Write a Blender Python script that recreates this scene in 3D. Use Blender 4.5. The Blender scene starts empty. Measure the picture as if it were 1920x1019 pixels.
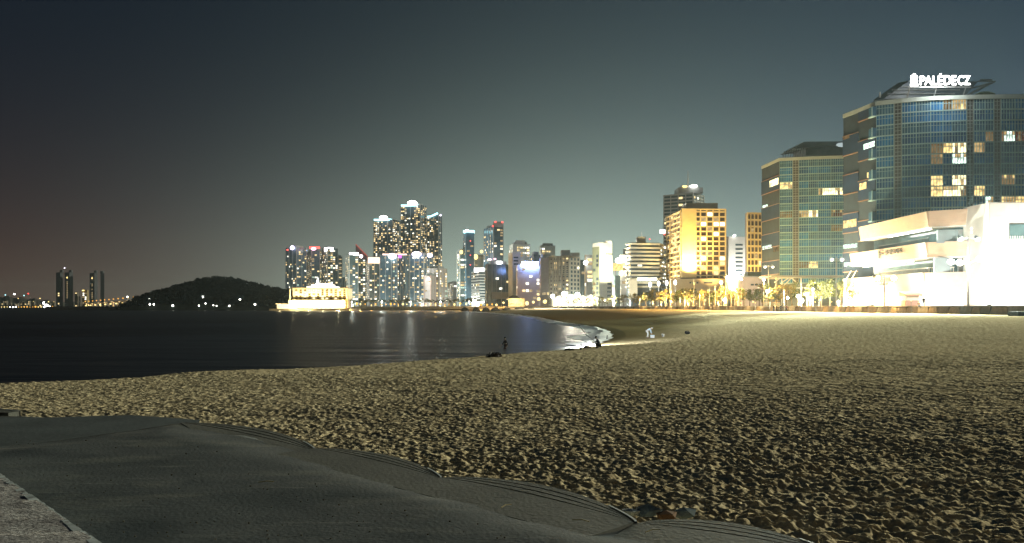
import bpy, bmesh, math, random
import numpy as np
from mathutils import Vector, Matrix

random.seed(7)
RNG = np.random.default_rng(7)
SC = bpy.context.scene
COL = SC.collection
R = math.radians

# ------------------------------------------------------------------ camera
H = 4.2            # eye height above the sea
FPX = 1500.0       # focal length in pixels of a 1920 wide picture
HOR = 575.0        # row of the horizon in that picture
cam_d = bpy.data.cameras.new('camera')
cam = bpy.data.objects.new('camera', cam_d)
COL.objects.link(cam)
cam.location = (0, 0, H)
cam.rotation_euler = (R(90), 0, 0)
cam_d.sensor_width = 36
cam_d.lens = FPX / 1920 * 36
cam_d.shift_y = (HOR - 509.5) / 1920
cam_d.clip_end = 20000
SC.camera = cam

# ------------------------------------------------------------------ view
SC.view_settings.view_transform = 'Standard'
SC.view_settings.look = 'None'
SC.view_settings.exposure = 0
SC.view_settings.gamma = 1
cy = SC.cycles
cy.use_denoising = True
cy.max_bounces = 5
cy.diffuse_bounces = 2
cy.glossy_bounces = 3
cy.transmission_bounces = 3
cy.volume_bounces = 0
cy.sample_clamp_indirect = 1.6
cy.sample_clamp_direct = 0
cy.use_light_tree = True
cy.caustics_reflective = False
cy.caustics_refractive = False

# ------------------------------------------------------------------ world: night sky with the glow of a lit city in hazy air
W = bpy.data.worlds.new('World')
SC.world = W
W.use_nodes = True
nt = W.node_tree
for n in list(nt.nodes):
    nt.nodes.remove(n)

def wn(t, **k):
    n = nt.nodes.new(t)
    for a, b in k.items():
        setattr(n, a, b)
    return n

def wmath(op, a, b=None, c=None):
    n = wn('ShaderNodeMath', operation=op)
    for i, v in enumerate((a, b, c)):
        if v is None:
            continue
        if isinstance(v, (int, float)):
            n.inputs[i].default_value = v
        else:
            nt.links.new(v, n.inputs[i])
    return n.outputs[0]

tc = wn('ShaderNodeTexCoord')
sep = wn('ShaderNodeSeparateXYZ')
nt.links.new(tc.outputs['Generated'], sep.inputs[0])
elev = wmath('ABSOLUTE', wmath('MULTIPLY', wmath('ARCSINE', sep.outputs[2]), 57.2958))
azim = wmath('MULTIPLY', wmath('ARCTAN2', sep.outputs[0], sep.outputs[1]), 57.2958)

def lobe(az0, width, scale):
    a = wmath('DIVIDE', wmath('SUBTRACT', azim, az0), width)
    g = wmath('EXPONENT', wmath('MULTIPLY', wmath('MULTIPLY', a, a), -0.5))
    e = wmath('EXPONENT', wmath('DIVIDE', elev, -scale))
    return wmath('MULTIPLY', g, e)

def fall(scale):
    return wmath('EXPONENT', wmath('DIVIDE', elev, -scale))

sky = wn('ShaderNodeTexSky', sky_type='NISHITA')
sky.sun_disc = False
sky.sun_elevation = R(-9)
sky.sun_rotation = R(300)
out = wn('ShaderNodeOutputWorld')
bgs = []
b0 = wn('ShaderNodeBackground')
nt.links.new(sky.outputs[0], b0.inputs[0])
b0.inputs[1].default_value = 0.012
bgs.append(b0)
for colr, fac in (((0.002, 0.0074, 0.0160), None),
                  ((0.080, 0.024, 0.0), fall(5.4)),
                  ((0.575, 0.76, 0.585), lobe(7.4, 14.6, 6.0)),
                  ((0.004, 0.056, 0.135), lobe(31.0, 24.0, 12.0))):
    b = wn('ShaderNodeBackground')
    b.inputs[0].default_value = (*colr, 1)
    if fac is not None:
        nt.links.new(fac, b.inputs[1])
    bgs.append(b)
cur = bgs[0].outputs[0]
for b in bgs[1:]:
    a = wn('ShaderNodeAddShader')
    nt.links.new(cur, a.inputs[0])
    nt.links.new(b.outputs[0], a.inputs[1])
    cur = a.outputs[0]
nt.links.new(cur, out.inputs[0])

# low warm light raking across the sand from the right
sun_d = bpy.data.lights.new('sun', 'SUN')
sun_d.energy = 2.5
sun_d.angle = R(1.0)
sun_d.color = (0.97, 0.98, 0.76)
sun = bpy.data.objects.new('sun', sun_d)
COL.objects.link(sun)
SUN_AZ, SUN_EL = 64.0, 12.5
sdir = Vector((math.sin(R(SUN_AZ)) * math.cos(R(SUN_EL)), math.cos(R(SUN_AZ)) * math.cos(R(SUN_EL)), math.sin(R(SUN_EL))))
sun.rotation_euler = sdir.to_track_quat('Z', 'Y').to_euler()

# ------------------------------------------------------------------ helpers
def P(px, D, z=0.0):
    return Vector(((px - 960) / FPX * D, D, z))

def ZZ(py, D):
    return H + (HOR - py) / FPX * D

G = 4.2            # promenade level

def set_in(node, name, v):
    if name in node.inputs:
        node.inputs[name].default_value = v

MATS = {}
def mat(name, col, rough=0.7, var=0.12, scale=2.0, bump=0.0, bscale=8.0, spec=0.4, metal=0.0, stretch=(1, 1, 1), col2=None):
    if name in MATS:
        return MATS[name]
    m = bpy.data.materials.new(name)
    m.use_nodes = True
    t = m.node_tree
    p = t.nodes['Principled BSDF']
    set_in(p, 'Roughness', rough)
    set_in(p, 'Metallic', metal)
    set_in(p, 'Specular IOR Level', spec)
    co = t.nodes.new('ShaderNodeTexCoord')
    mp = t.nodes.new('ShaderNodeMapping')
    mp.inputs['Scale'].default_value = stretch
    t.links.new(co.outputs['Object'], mp.inputs[0])
    nz = t.nodes.new('ShaderNodeTexNoise')
    nz.inputs['Scale'].default_value = scale
    nz.inputs['Detail'].default_value = 5
    t.links.new(mp.outputs[0], nz.inputs['Vector'])
    mx = t.nodes.new('ShaderNodeMix')
    mx.data_type = 'RGBA'
    c1 = tuple(c * (1 - var) for c in col)
    c2 = col2 if col2 else tuple(min(1, c * (1 + var)) for c in col)
    mx.inputs['A'].default_value = (*c1, 1)
    mx.inputs['B'].default_value = (*c2, 1)
    rp = t.nodes.new('ShaderNodeMapRange')
    rp.inputs['From Min'].default_value = 0.3
    rp.inputs['From Max'].default_value = 0.7
    t.links.new(nz.outputs[0], rp.inputs[0])
    t.links.new(rp.outputs[0], mx.inputs['Factor'])
    t.links.new(mx.outputs['Result'], p.inputs['Base Color'])
    if bump:
        n2 = t.nodes.new('ShaderNodeTexNoise')
        n2.inputs['Scale'].default_value = bscale
        n2.inputs['Detail'].default_value = 6
        t.links.new(mp.outputs[0], n2.inputs['Vector'])
        bp = t.nodes.new('ShaderNodeBump')
        bp.inputs['Strength'].default_value = bump
        bp.inputs['Distance'].default_value = 0.05
        t.links.new(n2.outputs[0], bp.inputs['Height'])
        t.links.new(bp.outputs[0], p.inputs['Normal'])
    MATS[name] = m
    return m

def em(name, col, strength, sample=False, var=0.0, scale=1.0):
    """something that gives off light: lamp, lit window, lit sign"""
    if name in MATS:
        return MATS[name]
    m = bpy.data.materials.new(name)
    m.use_nodes = True
    t = m.node_tree
    for n in list(t.nodes):
        t.nodes.remove(n)
    o = t.nodes.new('ShaderNodeOutputMaterial')
    e = t.nodes.new('ShaderNodeEmission')
    e.inputs[0].default_value = (*col, 1)
    e.inputs[1].default_value = strength
    if var:
        co = t.nodes.new('ShaderNodeTexCoord')
        nz = t.nodes.new('ShaderNodeTexNoise')
        nz.inputs['Scale'].default_value = scale
        nz.inputs['Detail'].default_value = 3
        t.links.new(co.outputs['Object'], nz.inputs['Vector'])
        rp = t.nodes.new('ShaderNodeMapRange')
        rp.inputs['From Min'].default_value = 0.3
        rp.inputs['From Max'].default_value = 0.7
        rp.inputs['To Min'].default_value = strength * (1 - var)
        rp.inputs['To Max'].default_value = strength * (1 + var)
        t.links.new(nz.outputs[0], rp.inputs[0])
        t.links.new(rp.outputs[0], e.inputs[1])
    t.links.new(e.outputs[0], o.inputs[0])
    m.cycles.emission_sampling = 'FRONT' if sample else 'NONE'
    MATS[name] = m
    return m

class MB:
    """collects shapes; build() links them as one mesh object"""
    def __init__(self):
        self.v = []
        self.f = []
        self.mi = []
    def add(self, vs, fs, mi=0):
        o = len(self.v)
        self.v += [tuple(p) for p in vs]
        for f in fs:
            self.f.append(tuple(i + o for i in f))
            self.mi.append(mi)
    def box(self, a, b, mi=0):
        x0, y0, z0 = a
        x1, y1, z1 = b
        vs = [(x0, y0, z0), (x1, y0, z0), (x1, y1, z0), (x0, y1, z0), (x0, y0, z1), (x1, y0, z1), (x1, y1, z1), (x0, y1, z1)]
        self.add(vs, [(0, 3, 2, 1), (4, 5, 6, 7), (0, 1, 5, 4), (1, 2, 6, 5), (2, 3, 7, 6), (3, 0, 4, 7)], mi)
    def prism(self, pts, z0, z1, mi=0):
        """pts counter-clockwise from above; z1 may be a list"""
        n = len(pts)
        zt = z1 if isinstance(z1, (list, tuple)) else [z1] * n
        zb = z0 if isinstance(z0, (list, tuple)) else [z0] * n
        vs = [(p[0], p[1], zb[i]) for i, p in enumerate(pts)] + [(p[0], p[1], zt[i]) for i, p in enumerate(pts)]
        fs = [tuple(range(n - 1, -1, -1)), tuple(range(n, 2 * n))]
        fs += [(i, (i + 1) % n, n + (i + 1) % n, n + i) for i in range(n)]
        self.add(vs, fs, mi)
    def tube(self, pts, rad, n=6, mi=0, cap=True):
        pts = [Vector(p) for p in pts]
        rads = rad if isinstance(rad, (list, tuple)) else [rad] * len(pts)
        rings = []
        for i, p in enumerate(pts):
            d = (pts[min(i + 1, len(pts) - 1)] - pts[max(i - 1, 0)]).normalized()
            a = d.orthogonal().normalized()
            if abs(d.z) > 0.99:
                a = Vector((1, 0, 0))
            b = d.cross(a).normalized()
            rings.append([p + (a * math.cos(k * math.tau / n) + b * math.sin(k * math.tau / n)) * rads[i] for k in range(n)])
        vs = [q for r in rings for q in r]
        fs = []
        for i in range(len(pts) - 1):
            for k in range(n):
                k2 = (k + 1) % n
                fs.append((i * n + k, i * n + k2, (i + 1) * n + k2, (i + 1) * n + k))
        if cap:
            fs.append(tuple(range(n - 1, -1, -1)))
            fs.append(tuple((len(pts) - 1) * n + k for k in range(n)))
        self.add(vs, fs, mi)
    def ball(self, c, r, seg=10, rings=6, mi=0):
        rx, ry, rz = r if isinstance(r, (list, tuple)) else (r, r, r)
        vs = [(c[0], c[1], c[2] - rz)]
        for i in range(1, rings):
            t = math.pi * i / rings
            for k in range(seg):
                a = math.tau * k / seg
                vs.append((c[0] + rx * math.sin(t) * math.cos(a), c[1] + ry * math.sin(t) * math.sin(a), c[2] - rz * math.cos(t)))
        vs.append((c[0], c[1], c[2] + rz))
        fs = []
        for k in range(seg):
            fs.append((0, 1 + (k + 1) % seg, 1 + k))
            for i in range(rings - 2):
                a = 1 + i * seg
                fs.append((a + k, a + (k + 1) % seg, a + seg + (k + 1) % seg, a + seg + k))
            a = 1 + (rings - 2) * seg
            fs.append((a + k, a + (k + 1) % seg, len(vs) - 1))
        self.add(vs, fs, mi)
    def mesh(self, name, mats, off=(0, 0, 0), smooth=False):
        me = bpy.data.meshes.new(name)
        ox, oy, oz = off
        me.from_pydata([(x - ox, y - oy, z - oz) for x, y, z in self.v], [], self.f)
        for m in (mats if isinstance(mats, (list, tuple)) else [mats]):
            me.materials.append(m)
        if any(self.mi):
            me.polygons.foreach_set('material_index', self.mi)
        if smooth:
            me.polygons.foreach_set('use_smooth', [True] * len(me.polygons))
        me.update()
        return me
    def build(self, name, mats, parent=None, off=(0, 0, 0), smooth=False, kind=None):
        if not self.f:
            return None
        return link(name, self.mesh(name, mats, off, smooth), parent, kind=kind)

def link(name, data, parent=None, loc=(0, 0, 0), rz=0.0, kind=None):
    o = bpy.data.objects.new(name, data)
    COL.objects.link(o)
    o.parent = parent
    o.location = loc
    o.rotation_euler = (0, 0, rz)
    if kind:
        o['kind'] = kind
    return o

def tag(o, label, cat, group=None):
    o['label'] = label
    o['category'] = cat
    if group:
        o['group'] = group
    return o

def thing(name, label, cat, loc=(0, 0, 0), rz=0.0, group=None):
    return tag(link(name, None, None, loc, rz), label, cat, group)

def copy_tree(o, parent=None):
    c = o.copy()
    COL.objects.link(c)
    c.parent = parent
    for ch in list(o.children):
        copy_tree(ch, c)
    return c

def lamp(kind, loc, power, col, parent=None, size=0.3, target=None, angle=100, blend=0.6):
    d = bpy.data.lights.new('light', kind)
    d.energy = power
    d.color = col
    d.shadow_soft_size = size
    if kind == 'SPOT':
        d.spot_size = R(angle)
        d.spot_blend = blend
    o = bpy.data.objects.new('light', d)
    COL.objects.link(o)
    if target is not None:
        o.rotation_euler = (Vector(target) - Vector(loc)).to_track_quat('-Z', 'Y').to_euler()
    if parent is not None:
        o.parent = parent
        o.location = Vector(loc) - parent.location
    else:
        o.location = loc
    return o

ORD = ['first', 'second', 'third', 'fourth', 'fifth', 'sixth', 'seventh', 'eighth', 'ninth', 'tenth', 'eleventh', 'twelfth', 'thirteenth',
       'fourteenth', 'fifteenth', 'sixteenth', 'seventeenth', 'eighteenth', 'nineteenth', 'twentieth']
def nth(i):
    if i < 20:
        return ORD[i]
    t, u = divmod(i + 1, 10)
    tens = {2: 'twenty', 3: 'thirty', 4: 'forty', 5: 'fifty'}[t]
    return (tens[:-1] + 'ieth') if u == 0 else tens + '-' + ORD[u - 1]

# numpy noise -------------------------------------------------------
def _hash(ix, iy, s):
    h = (ix.astype(np.int64) * 374761393 + iy.astype(np.int64) * 668265263 + s * 1442695041) & 0xFFFFFFFF
    h = ((h ^ (h >> 13)) * 1274126177) & 0xFFFFFFFF
    return ((h ^ (h >> 16)) & 0xFFFFFF) / float(0x1000000)

def vnoise(x, y, s=0):
    ix = np.floor(x); iy = np.floor(y)
    fx = x - ix; fy = y - iy
    u = fx * fx * (3 - 2 * fx); v = fy * fy * (3 - 2 * fy)
    a = _hash(ix, iy, s); b = _hash(ix + 1, iy, s); c = _hash(ix, iy + 1, s); d = _hash(ix + 1, iy + 1, s)
    return (a * (1 - u) + b * u) * (1 - v) + (c * (1 - u) + d * u) * v

def fbm(x, y, s=0, o=4):
    t = 0; a = 0.5
    for k in range(o):
        t = t + a * (vnoise(x, y, s + k) - 0.5)
        x = x * 2.03 + 11.3; y = y * 2.03 + 5.7; a *= 0.5
    return t

def cellnoise(x, y, s=0):
    ix = np.floor(x); iy = np.floor(y)
    best = np.full(x.shape, 9.0)
    for dx in (-1, 0, 1):
        for dy in (-1, 0, 1):
            cx = ix + dx; cy_ = iy + dy
            px = cx + _hash(cx, cy_, s + 17); py = cy_ + _hash(cx, cy_, s + 31)
            best = np.minimum(best, (px - x) ** 2 + (py - y) ** 2)
    return np.sqrt(best)

def sdist(x, y, pts):
    """distance to an open polyline and the side (positive = right hand side of its direction)"""
    best = np.full(x.shape, 1e18); side = np.ones(x.shape)
    for (ax, ay), (bx, by) in zip(pts[:-1], pts[1:]):
        dx, dy = bx - ax, by - ay
        L2 = dx * dx + dy * dy
        t = np.clip(((x - ax) * dx + (y - ay) * dy) / L2, 0, 1)
        qx = x - (ax + t * dx); qy = y - (ay + t * dy)
        d = qx * qx + qy * qy
        cr = dx * qy - dy * qx
        m = d < best
        best = np.where(m, d, best)
        side = np.where(m, np.where(cr < 0, 1.0, -1.0), side)
    return np.sqrt(best) * side

def sstep(a, b, x):
    t = np.clip((x - a) / (b - a), 0, 1)
    return t * t * (3 - 2 * t)

def curve_pts(pts, n):
    """Catmull-Rom through pts"""
    out_ = []
    q = [pts[0]] + list(pts) + [pts[-1]]
    for i in range(1, len(q) - 2):
        p0, p1, p2, p3 = [np.array(k, float) for k in q[i - 1:i + 3]]
        for k in range(n):
            t = k / n
            out_.append(tuple(0.5 * (2 * p1 + (p2 - p0) * t + (2 * p0 - 5 * p1 + 4 * p2 - p3) * t * t + (3 * p1 - p0 - 3 * p2 + p3) * t ** 3)))
    out_.append(tuple(pts[-1]))
    return out_

# ------------------------------------------------------------------ plan of the place
def gp(px, py, z):
    D = (H - z) * FPX / (py - HOR)
    return ((px - 960) / FPX * D, D)

SHORE = [(-120, 26), (-70, 33), gp(0, 722, 0), gp(320, 704, 0), gp(640, 690, 0), gp(925, 668, 0), gp(1060, 656, 0), gp(1125, 641, 0), gp(1138, 628, 0),
         gp(1118, 617, 0), gp(1050, 606, 0), gp(1000, 595, 0), gp(950, 589.5, 0), gp(905, 586.5, 0), gp(860, 583.6, 0), (-110, 850), (-150, 865)]
SHORE = curve_pts(SHORE, 8)
WALLP = [(2500, 84), (2100, 103), (1900, 125), (1750, 148), (1600, 182), (1500, 215), (1400, 262), (1300, 325), (1200, 405), (1120, 480), (1050, 560), (990, 630), (930, 705), (860, 790), (800, 850)]
WALL = [(97, -60), (91, 20)] + [(P(a, b).x, b) for a, b in WALLP]
WALLC = curve_pts(WALL, 6)

def dwall(px):
    xs = [a for a, b in WALLP][::-1]
    ys = [b for a, b in WALLP][::-1]
    return float(np.interp(px, xs, ys))

WET = [(3.0, 70), (8.6, 75.5), (13.6, 86), (23, 109), (31, 136), (38, 165), (44, 210), (46, 300), (36, 420), (5, 560), (-40, 760)]
WETC = curve_pts(WET, 5)

def sand_base(x, y):
    s = sdist(x, y, SHORE)
    w = -sdist(x, y, WALLC)             # positive seaward
    z = 0.34 * np.clip(s / 2.6, -6, 1) + np.clip((s - 2.6) / 46.0, 0, 1) * 1.95
    lift = sstep(60, 2, w) * sstep(8, 30, s)
    z = z + lift * np.maximum(0, 2.85 - z)
    wet = sstep(5.0, -8.0, sdist(x, y, WETC) + 5 * fbm(x / 9, y / 14, 50, 3)) * sstep(60, 74, y)
    z = z - 0.28 * wet * sstep(1, 8, s)
    return z, s, w, wet

def sand_z(x, y):
    a = np.array([float(x)]); b = np.array([float(y)])
    return float(sand_base(a, b)[0][0])

# ------------------------------------------------------------------ beach
def fast_mesh(name, V, F):
    me = bpy.data.meshes.new(name)
    me.vertices.add(len(V))
    me.vertices.foreach_set('co', np.ascontiguousarray(V, dtype=np.float32).ravel())
    k = F.shape[1]
    me.loops.add(F.size)
    me.loops.foreach_set('vertex_index', np.ascontiguousarray(F, dtype=np.int32).ravel())
    me.polygons.add(len(F))
    me.polygons.foreach_set('loop_start', np.arange(0, F.size, k, dtype=np.int32))
    me.polygons.foreach_set('loop_total', np.full(len(F), k, dtype=np.int32))
    me.update(calc_edges=True)
    return me

def grid_faces(n, m):
    i = np.arange(n * m).reshape(n, m)
    return np.stack([i[:-1, :-1], i[1:, :-1], i[1:, 1:], i[:-1, 1:]], -1).reshape(-1, 4)

def foot_relief(x, y):
    """trampled dry sand: overlapping foot pits and pushed-up rims"""
    wx = x + 0.07 * fbm(x * 4, y * 4, 3, 2); wy = y + 0.07 * fbm(x * 4, y * 4, 9, 2)
    c1 = cellnoise(wx / 0.155, wy / 0.12, 1)
    c2 = cellnoise(wx / 0.085 + 7.1, wy / 0.095 + 3.3, 2)
    patch = 0.45 + 0.55 * vnoise(x / 1.7, y / 1.3, 14) + 0.55 * vnoise(x / 5.5, y / 4.0, 15)
    h = patch * (0.036 * (sstep(0.05, 0.8, c1) - 0.6) + 0.024 * (sstep(0.1, 0.75, c2) - 0.6))
    h = h + 0.030 * fbm(x / 0.32, y / 0.32, 21, 4) + 0.045 * fbm(x / 0.9, y / 0.7, 33, 2) + 0.16 * fbm(x / 6.0, y / 6.0, 40, 3)
    return h

def build_beach():
    r = np.concatenate([np.linspace(0.8, 4.2, 12), 4.4 * (44 / 4.4) ** (np.arange(820) / 820), 44 * (980 / 44.0) ** (np.arange(321) / 320)])
    th = np.radians(np.concatenate([np.linspace(-85, -43.4, 60), np.linspace(-43, 43, 900), np.linspace(43.4, 85, 60)]))
    RR, TT = np.meshgrid(r, th, indexing='ij')
    x = (RR * np.sin(TT)).ravel(); y = (RR * np.cos(TT)).ravel()
    # a skirt under the camera is closed by the terrace slab
    z, s, w, wet = sand_base(x, y)
    dry = sstep(0.4, 3.0, s) * (1 - wet)
    far = sstep(260, 60, np.hypot(x, y)) * 0.6 + 0.4
    h = foot_relief(x, y)
    z = z + h * dry * far + 0.03 * fbm(x / 5, y / 2, 77, 3) * wet
    # a scooped hollow beside the terrace lobe
    hx, hy = 1.30, 6.08
    z = z - 0.11 * np.exp(-(((x - hx) / 0.34) ** 2 + ((y - hy) / 0.13) ** 2))
    V = np.stack([x, y, z], 1)
    F = grid_faces(len(r), len(th))
    zc = z[F].max(1); wc = w[F].max(1)
    keep = (zc > -1.2) & (wc > -3.0)
    F = F[keep]
    used, inv = np.unique(F.ravel(), return_inverse=True)
    V = V[used]
    F = inv.reshape(-1, 4)[:, ::-1]
    me = fast_mesh('beach', V, F)
    me.polygons.foreach_set('use_smooth', np.ones(len(F), dtype=bool))
    wetv = np.clip(np.maximum(wet, sstep(1.6, 0.2, s))[used], 0, 1)
    at = me.attributes.new('wet', 'FLOAT', 'POINT')
    at.data.foreach_set('value', wetv.astype(np.float32))
    m = bpy.data.materials.new('sand')
    m.use_nodes = True
    t = m.node_tree
    p = t.nodes['Principled BSDF']
    set_in(p, 'Specular IOR Level', 0.3)
    L = t.links.new
    co = t.nodes.new('ShaderNodeTexCoord')
    def noise(scale, det=4):
        n = t.nodes.new('ShaderNodeTexNoise')
        n.inputs['Scale'].default_value = scale
        n.inputs['Detail'].default_value = det
        L(co.outputs['Object'], n.inputs['Vector'])
        return n.outputs[0]
    a = t.nodes.new('ShaderNodeAttribute')
    a.attribute_name = 'wet'
    mx = t.nodes.new('ShaderNodeMix'); mx.data_type = 'RGBA'
    mx.inputs['A'].default_value = (0.50, 0.37, 0.195, 1)
    mx.inputs['B'].default_value = (0.72, 0.61, 0.41, 1)
    L(noise(2.2, 7), mx.inputs['Factor'])
    m2 = t.nodes.new('ShaderNodeMix'); m2.data_type = 'RGBA'
    m2.inputs['B'].default_value = (0.13, 0.10, 0.045, 1)
    L(a.outputs['Fac'], m2.inputs['Factor'])
    L(mx.outputs['Result'], m2.inputs['A'])
    L(m2.outputs['Result'], p.inputs['Base Color'])
    rg = t.nodes.new('ShaderNodeMapRange')
    rg.inputs['To Min'].default_value = 0.95
    rg.inputs['To Max'].default_value = 0.92
    L(a.outputs['Fac'], rg.inputs[0])
    L(rg.outputs[0], p.inputs['Roughness'])
    set_in(p, 'Specular IOR Level', 0.0)
    vo = t.nodes.new('ShaderNodeTexVoronoi')
    vo.inputs['Scale'].default_value = 8.5
    L(co.outputs['Object'], vo.inputs['Vector'])
    ad = t.nodes.new('ShaderNodeMath'); ad.operation = 'ADD'
    L(vo.outputs['Distance'], ad.inputs[0])
    n9 = noise(18.0, 6)
    L(n9, ad.inputs[1])
    st = t.nodes.new('ShaderNodeMapRange')
    st.inputs['To Min'].default_value = 0.55
    st.inputs['To Max'].default_value = 0.05
    L(a.outputs['Fac'], st.inputs[0])
    bp = t.nodes.new('ShaderNodeBump')
    bp.inputs['Distance'].default_value = 0.045
    L(st.outputs[0], bp.inputs['Strength'])
    L(ad.outputs[0], bp.inputs['Height'])
    v2 = t.nodes.new('ShaderNodeTexVoronoi')
    v2.inputs['Scale'].default_value = 2.1
    L(co.outputs['Object'], v2.inputs['Vector'])
    a2 = t.nodes.new('ShaderNodeMath'); a2.operation = 'ADD'
    L(v2.outputs['Distance'], a2.inputs[0]); L(noise(3.1, 5), a2.inputs[1])
    b2 = t.nodes.new('ShaderNodeBump')
    b2.inputs['Distance'].default_value = 0.16
    L(st.outputs[0], b2.inputs['Strength'])
    L(a2.outputs[0], b2.inputs['Height'])
    L(bp.outputs[0], b2.inputs['Normal'])
    L(b2.outputs[0], p.inputs['Normal'])
    me.materials.append(m)
    o = link('beach', me, kind='structure')
    o['label'] = 'trampled yellow sand beach curving along the bay'
build_beach()

# ------------------------------------------------------------------ sea
def build_sea():
    mb = MB()
    mb.add([(-4500, 12, 0), (400, 12, 0), (400, 5600, 0), (-4500, 5600, 0)], [(0, 1, 2, 3)])
    m = bpy.data.materials.new('sea_water')
    m.use_nodes = True
    t = m.node_tree
    p = t.nodes['Principled BSDF']
    p.inputs['Base Color'].default_value = (0.006, 0.010, 0.016, 1)
    set_in(p, 'Roughness', 0.44)
    set_in(p, 'Specular IOR Level', 0.14)
    set_in(p, 'IOR', 1.333)
    L = t.links.new
    co = t.nodes.new('ShaderNodeTexCoord')
    prev = None
    for sc, st, rot, dist in (((0.05, 0.16, 1), 0.35, 12, 0.7), ((0.35, 0.9, 1), 0.2, -8, 0.12), ((1.6, 2.6, 1), 0.12, 20, 0.02)):
        mp = t.nodes.new('ShaderNodeMapping')
        mp.inputs['Scale'].default_value = sc
        mp.inputs['Rotation'].default_value = (0, 0, R(rot))
        L(co.outputs['Object'], mp.inputs[0])
        nz = t.nodes.new('ShaderNodeTexNoise')
        nz.inputs['Scale'].default_value = 1.0
        nz.inputs['Detail'].default_value = 3
        L(mp.outputs[0], nz.inputs['Vector'])
        bp = t.nodes.new('ShaderNodeBump')
        bp.inputs['Strength'].default_value = st
        bp.inputs['Distance'].default_value = dist
        L(nz.outputs[0], bp.inputs['Height'])
        if prev:
            L(prev, bp.inputs['Normal'])
        prev = bp.outputs[0]
    L(prev, p.inputs['Normal'])
    o = mb.build('sea', m, kind='structure')
    o['label'] = 'calm dark night sea of the bay'
    sb = MB()
    sb.add([(-4500, -400, -1.6), (4500, -400, -1.6), (4500, 5600, -1.6), (-4500, 5600, -1.6)], [(0, 1, 2, 3)])
    o = sb.build('sea_bed', mat('sea_bed', (0.08, 0.08, 0.07)), kind='structure')
    # surf: thin foam lying along the water's edge
    f = MB()
    S = np.array(SHORE)
    seg = np.hypot(*np.diff(S, axis=0).T)
    cum = np.concatenate([[0], np.cumsum(seg)])
    q = np.arange(0, cum[-1], 0.8)
    X = np.interp(q, cum, S[:, 0]); Y = np.interp(q, cum, S[:, 1])
    TX = np.gradient(X); TY = np.gradient(Y); n = np.hypot(TX, TY)
    LX, LY = -TY / n, TX / n            # seaward
    width = np.interp(Y, [0, 70, 84, 97, 118, 150, 200, 330, 480, 700, 900], [0, 0.0, 0.9, 3.6, 4.2, 2.2, 2.2, 2.4, 2.4, 1.6, 1.6])
    w1 = width * (0.55 + 1.1 * vnoise(q * 0.35, q * 0, 5)) 
    w0 = -0.9 * (0.3 + vnoise(q * 0.5, q * 0 + 3, 8)) * (width > 0)
    vs = []; fs = []
    prof = ((0.0, 0.0), (0.16, 0.20), (0.34, 0.30), (0.62, 0.14), (1.0, 0.0))
    NP = len(prof)
    for i in range(len(q)):
        hh = (0.5 + 0.9 * vnoise(q[i:i + 1] * 0.6, q[i:i + 1] * 0 + 9, 4)[0])
        for a_, z_ in prof:
            w_ = w0[i] + (w1[i] - w0[i]) * a_ if width[i] >= 0.25 else 0.0
            vs.append((X[i] + LX[i] * w_, Y[i] + LY[i] * w_, 0.015 + (z_ * hh * min(1, width[i] / 1.5) if width[i] >= 0.25 else 0) + (0.10 * abs(w0[i]) if a_ == 0 else 0)))
        if i and width[i] > 0.25 and width[i - 1] > 0.25:
            for k in range(NP - 1):
                fs.append((NP * (i - 1) + k, NP * i + k, NP * i + k + 1, NP * (i - 1) + k + 1))
    f.add(vs, fs)
    o = f.build('foam', mat('foam', (0.72, 0.72, 0.70), 0.5, 0.15, 1.2), kind='stuff')
    tag(o, 'white surf foam washing along the curved waterline', 'foam')
build_sea()

# ------------------------------------------------------------------ concrete terrace in the foreground
TZ = 2.6
def tp(px, py, z=TZ):
    D = (H - z) * FPX / (py - HOR)
    return Vector(((px - 960) / FPX * D, D, z))

def dress_deck(m):
    """drifts of dry sand, damp stains and scrape marks over the concrete"""
    t = m.node_tree; L = t.links.new
    p = t.nodes['Principled BSDF']
    base = p.inputs['Base Color'].links[0].from_socket
    co = t.nodes.new('ShaderNodeTexCoord')
    def layer(prev, colr, scale, rot, sc, lo, hi, amt):
        mp = t.nodes.new('ShaderNodeMapping'); mp.inputs['Scale'].default_value = sc; mp.inputs['Rotation'].default_value = (0, 0, R(rot))
        L(co.outputs['Object'], mp.inputs[0])
        nz = t.nodes.new('ShaderNodeTexNoise'); nz.inputs['Scale'].default_value = scale; nz.inputs['Detail'].default_value = 8; nz.inputs['Roughness'].default_value = 0.62
        L(mp.outputs[0], nz.inputs['Vector'])
        mr = t.nodes.new('ShaderNodeMapRange'); mr.inputs['From Min'].default_value = lo; mr.inputs['From Max'].default_value = hi; mr.inputs['To Max'].default_value = amt
        L(nz.outputs[0], mr.inputs[0])
        mx = t.nodes.new('ShaderNodeMix'); mx.data_type = 'RGBA'; mx.inputs['B'].default_value = (*colr, 1)
        L(mr.outputs[0], mx.inputs['Factor']); L(prev, mx.inputs['A'])
        return mx.outputs['Result']
    c = layer(base, (0.19, 0.185, 0.155), 0.55, 20, (1, 2.2, 1), 0.52, 0.70, 0.75)
    c = layer(c, (0.05, 0.06, 0.065), 0.8, -15, (1, 1.6, 1), 0.55, 0.68, 0.7)
    c = layer(c, (0.22, 0.22, 0.20), 2.2, 32, (0.5, 5.0, 1), 0.60, 0.72, 0.6)
    L(c, p.inputs['Base Color'])

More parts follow.
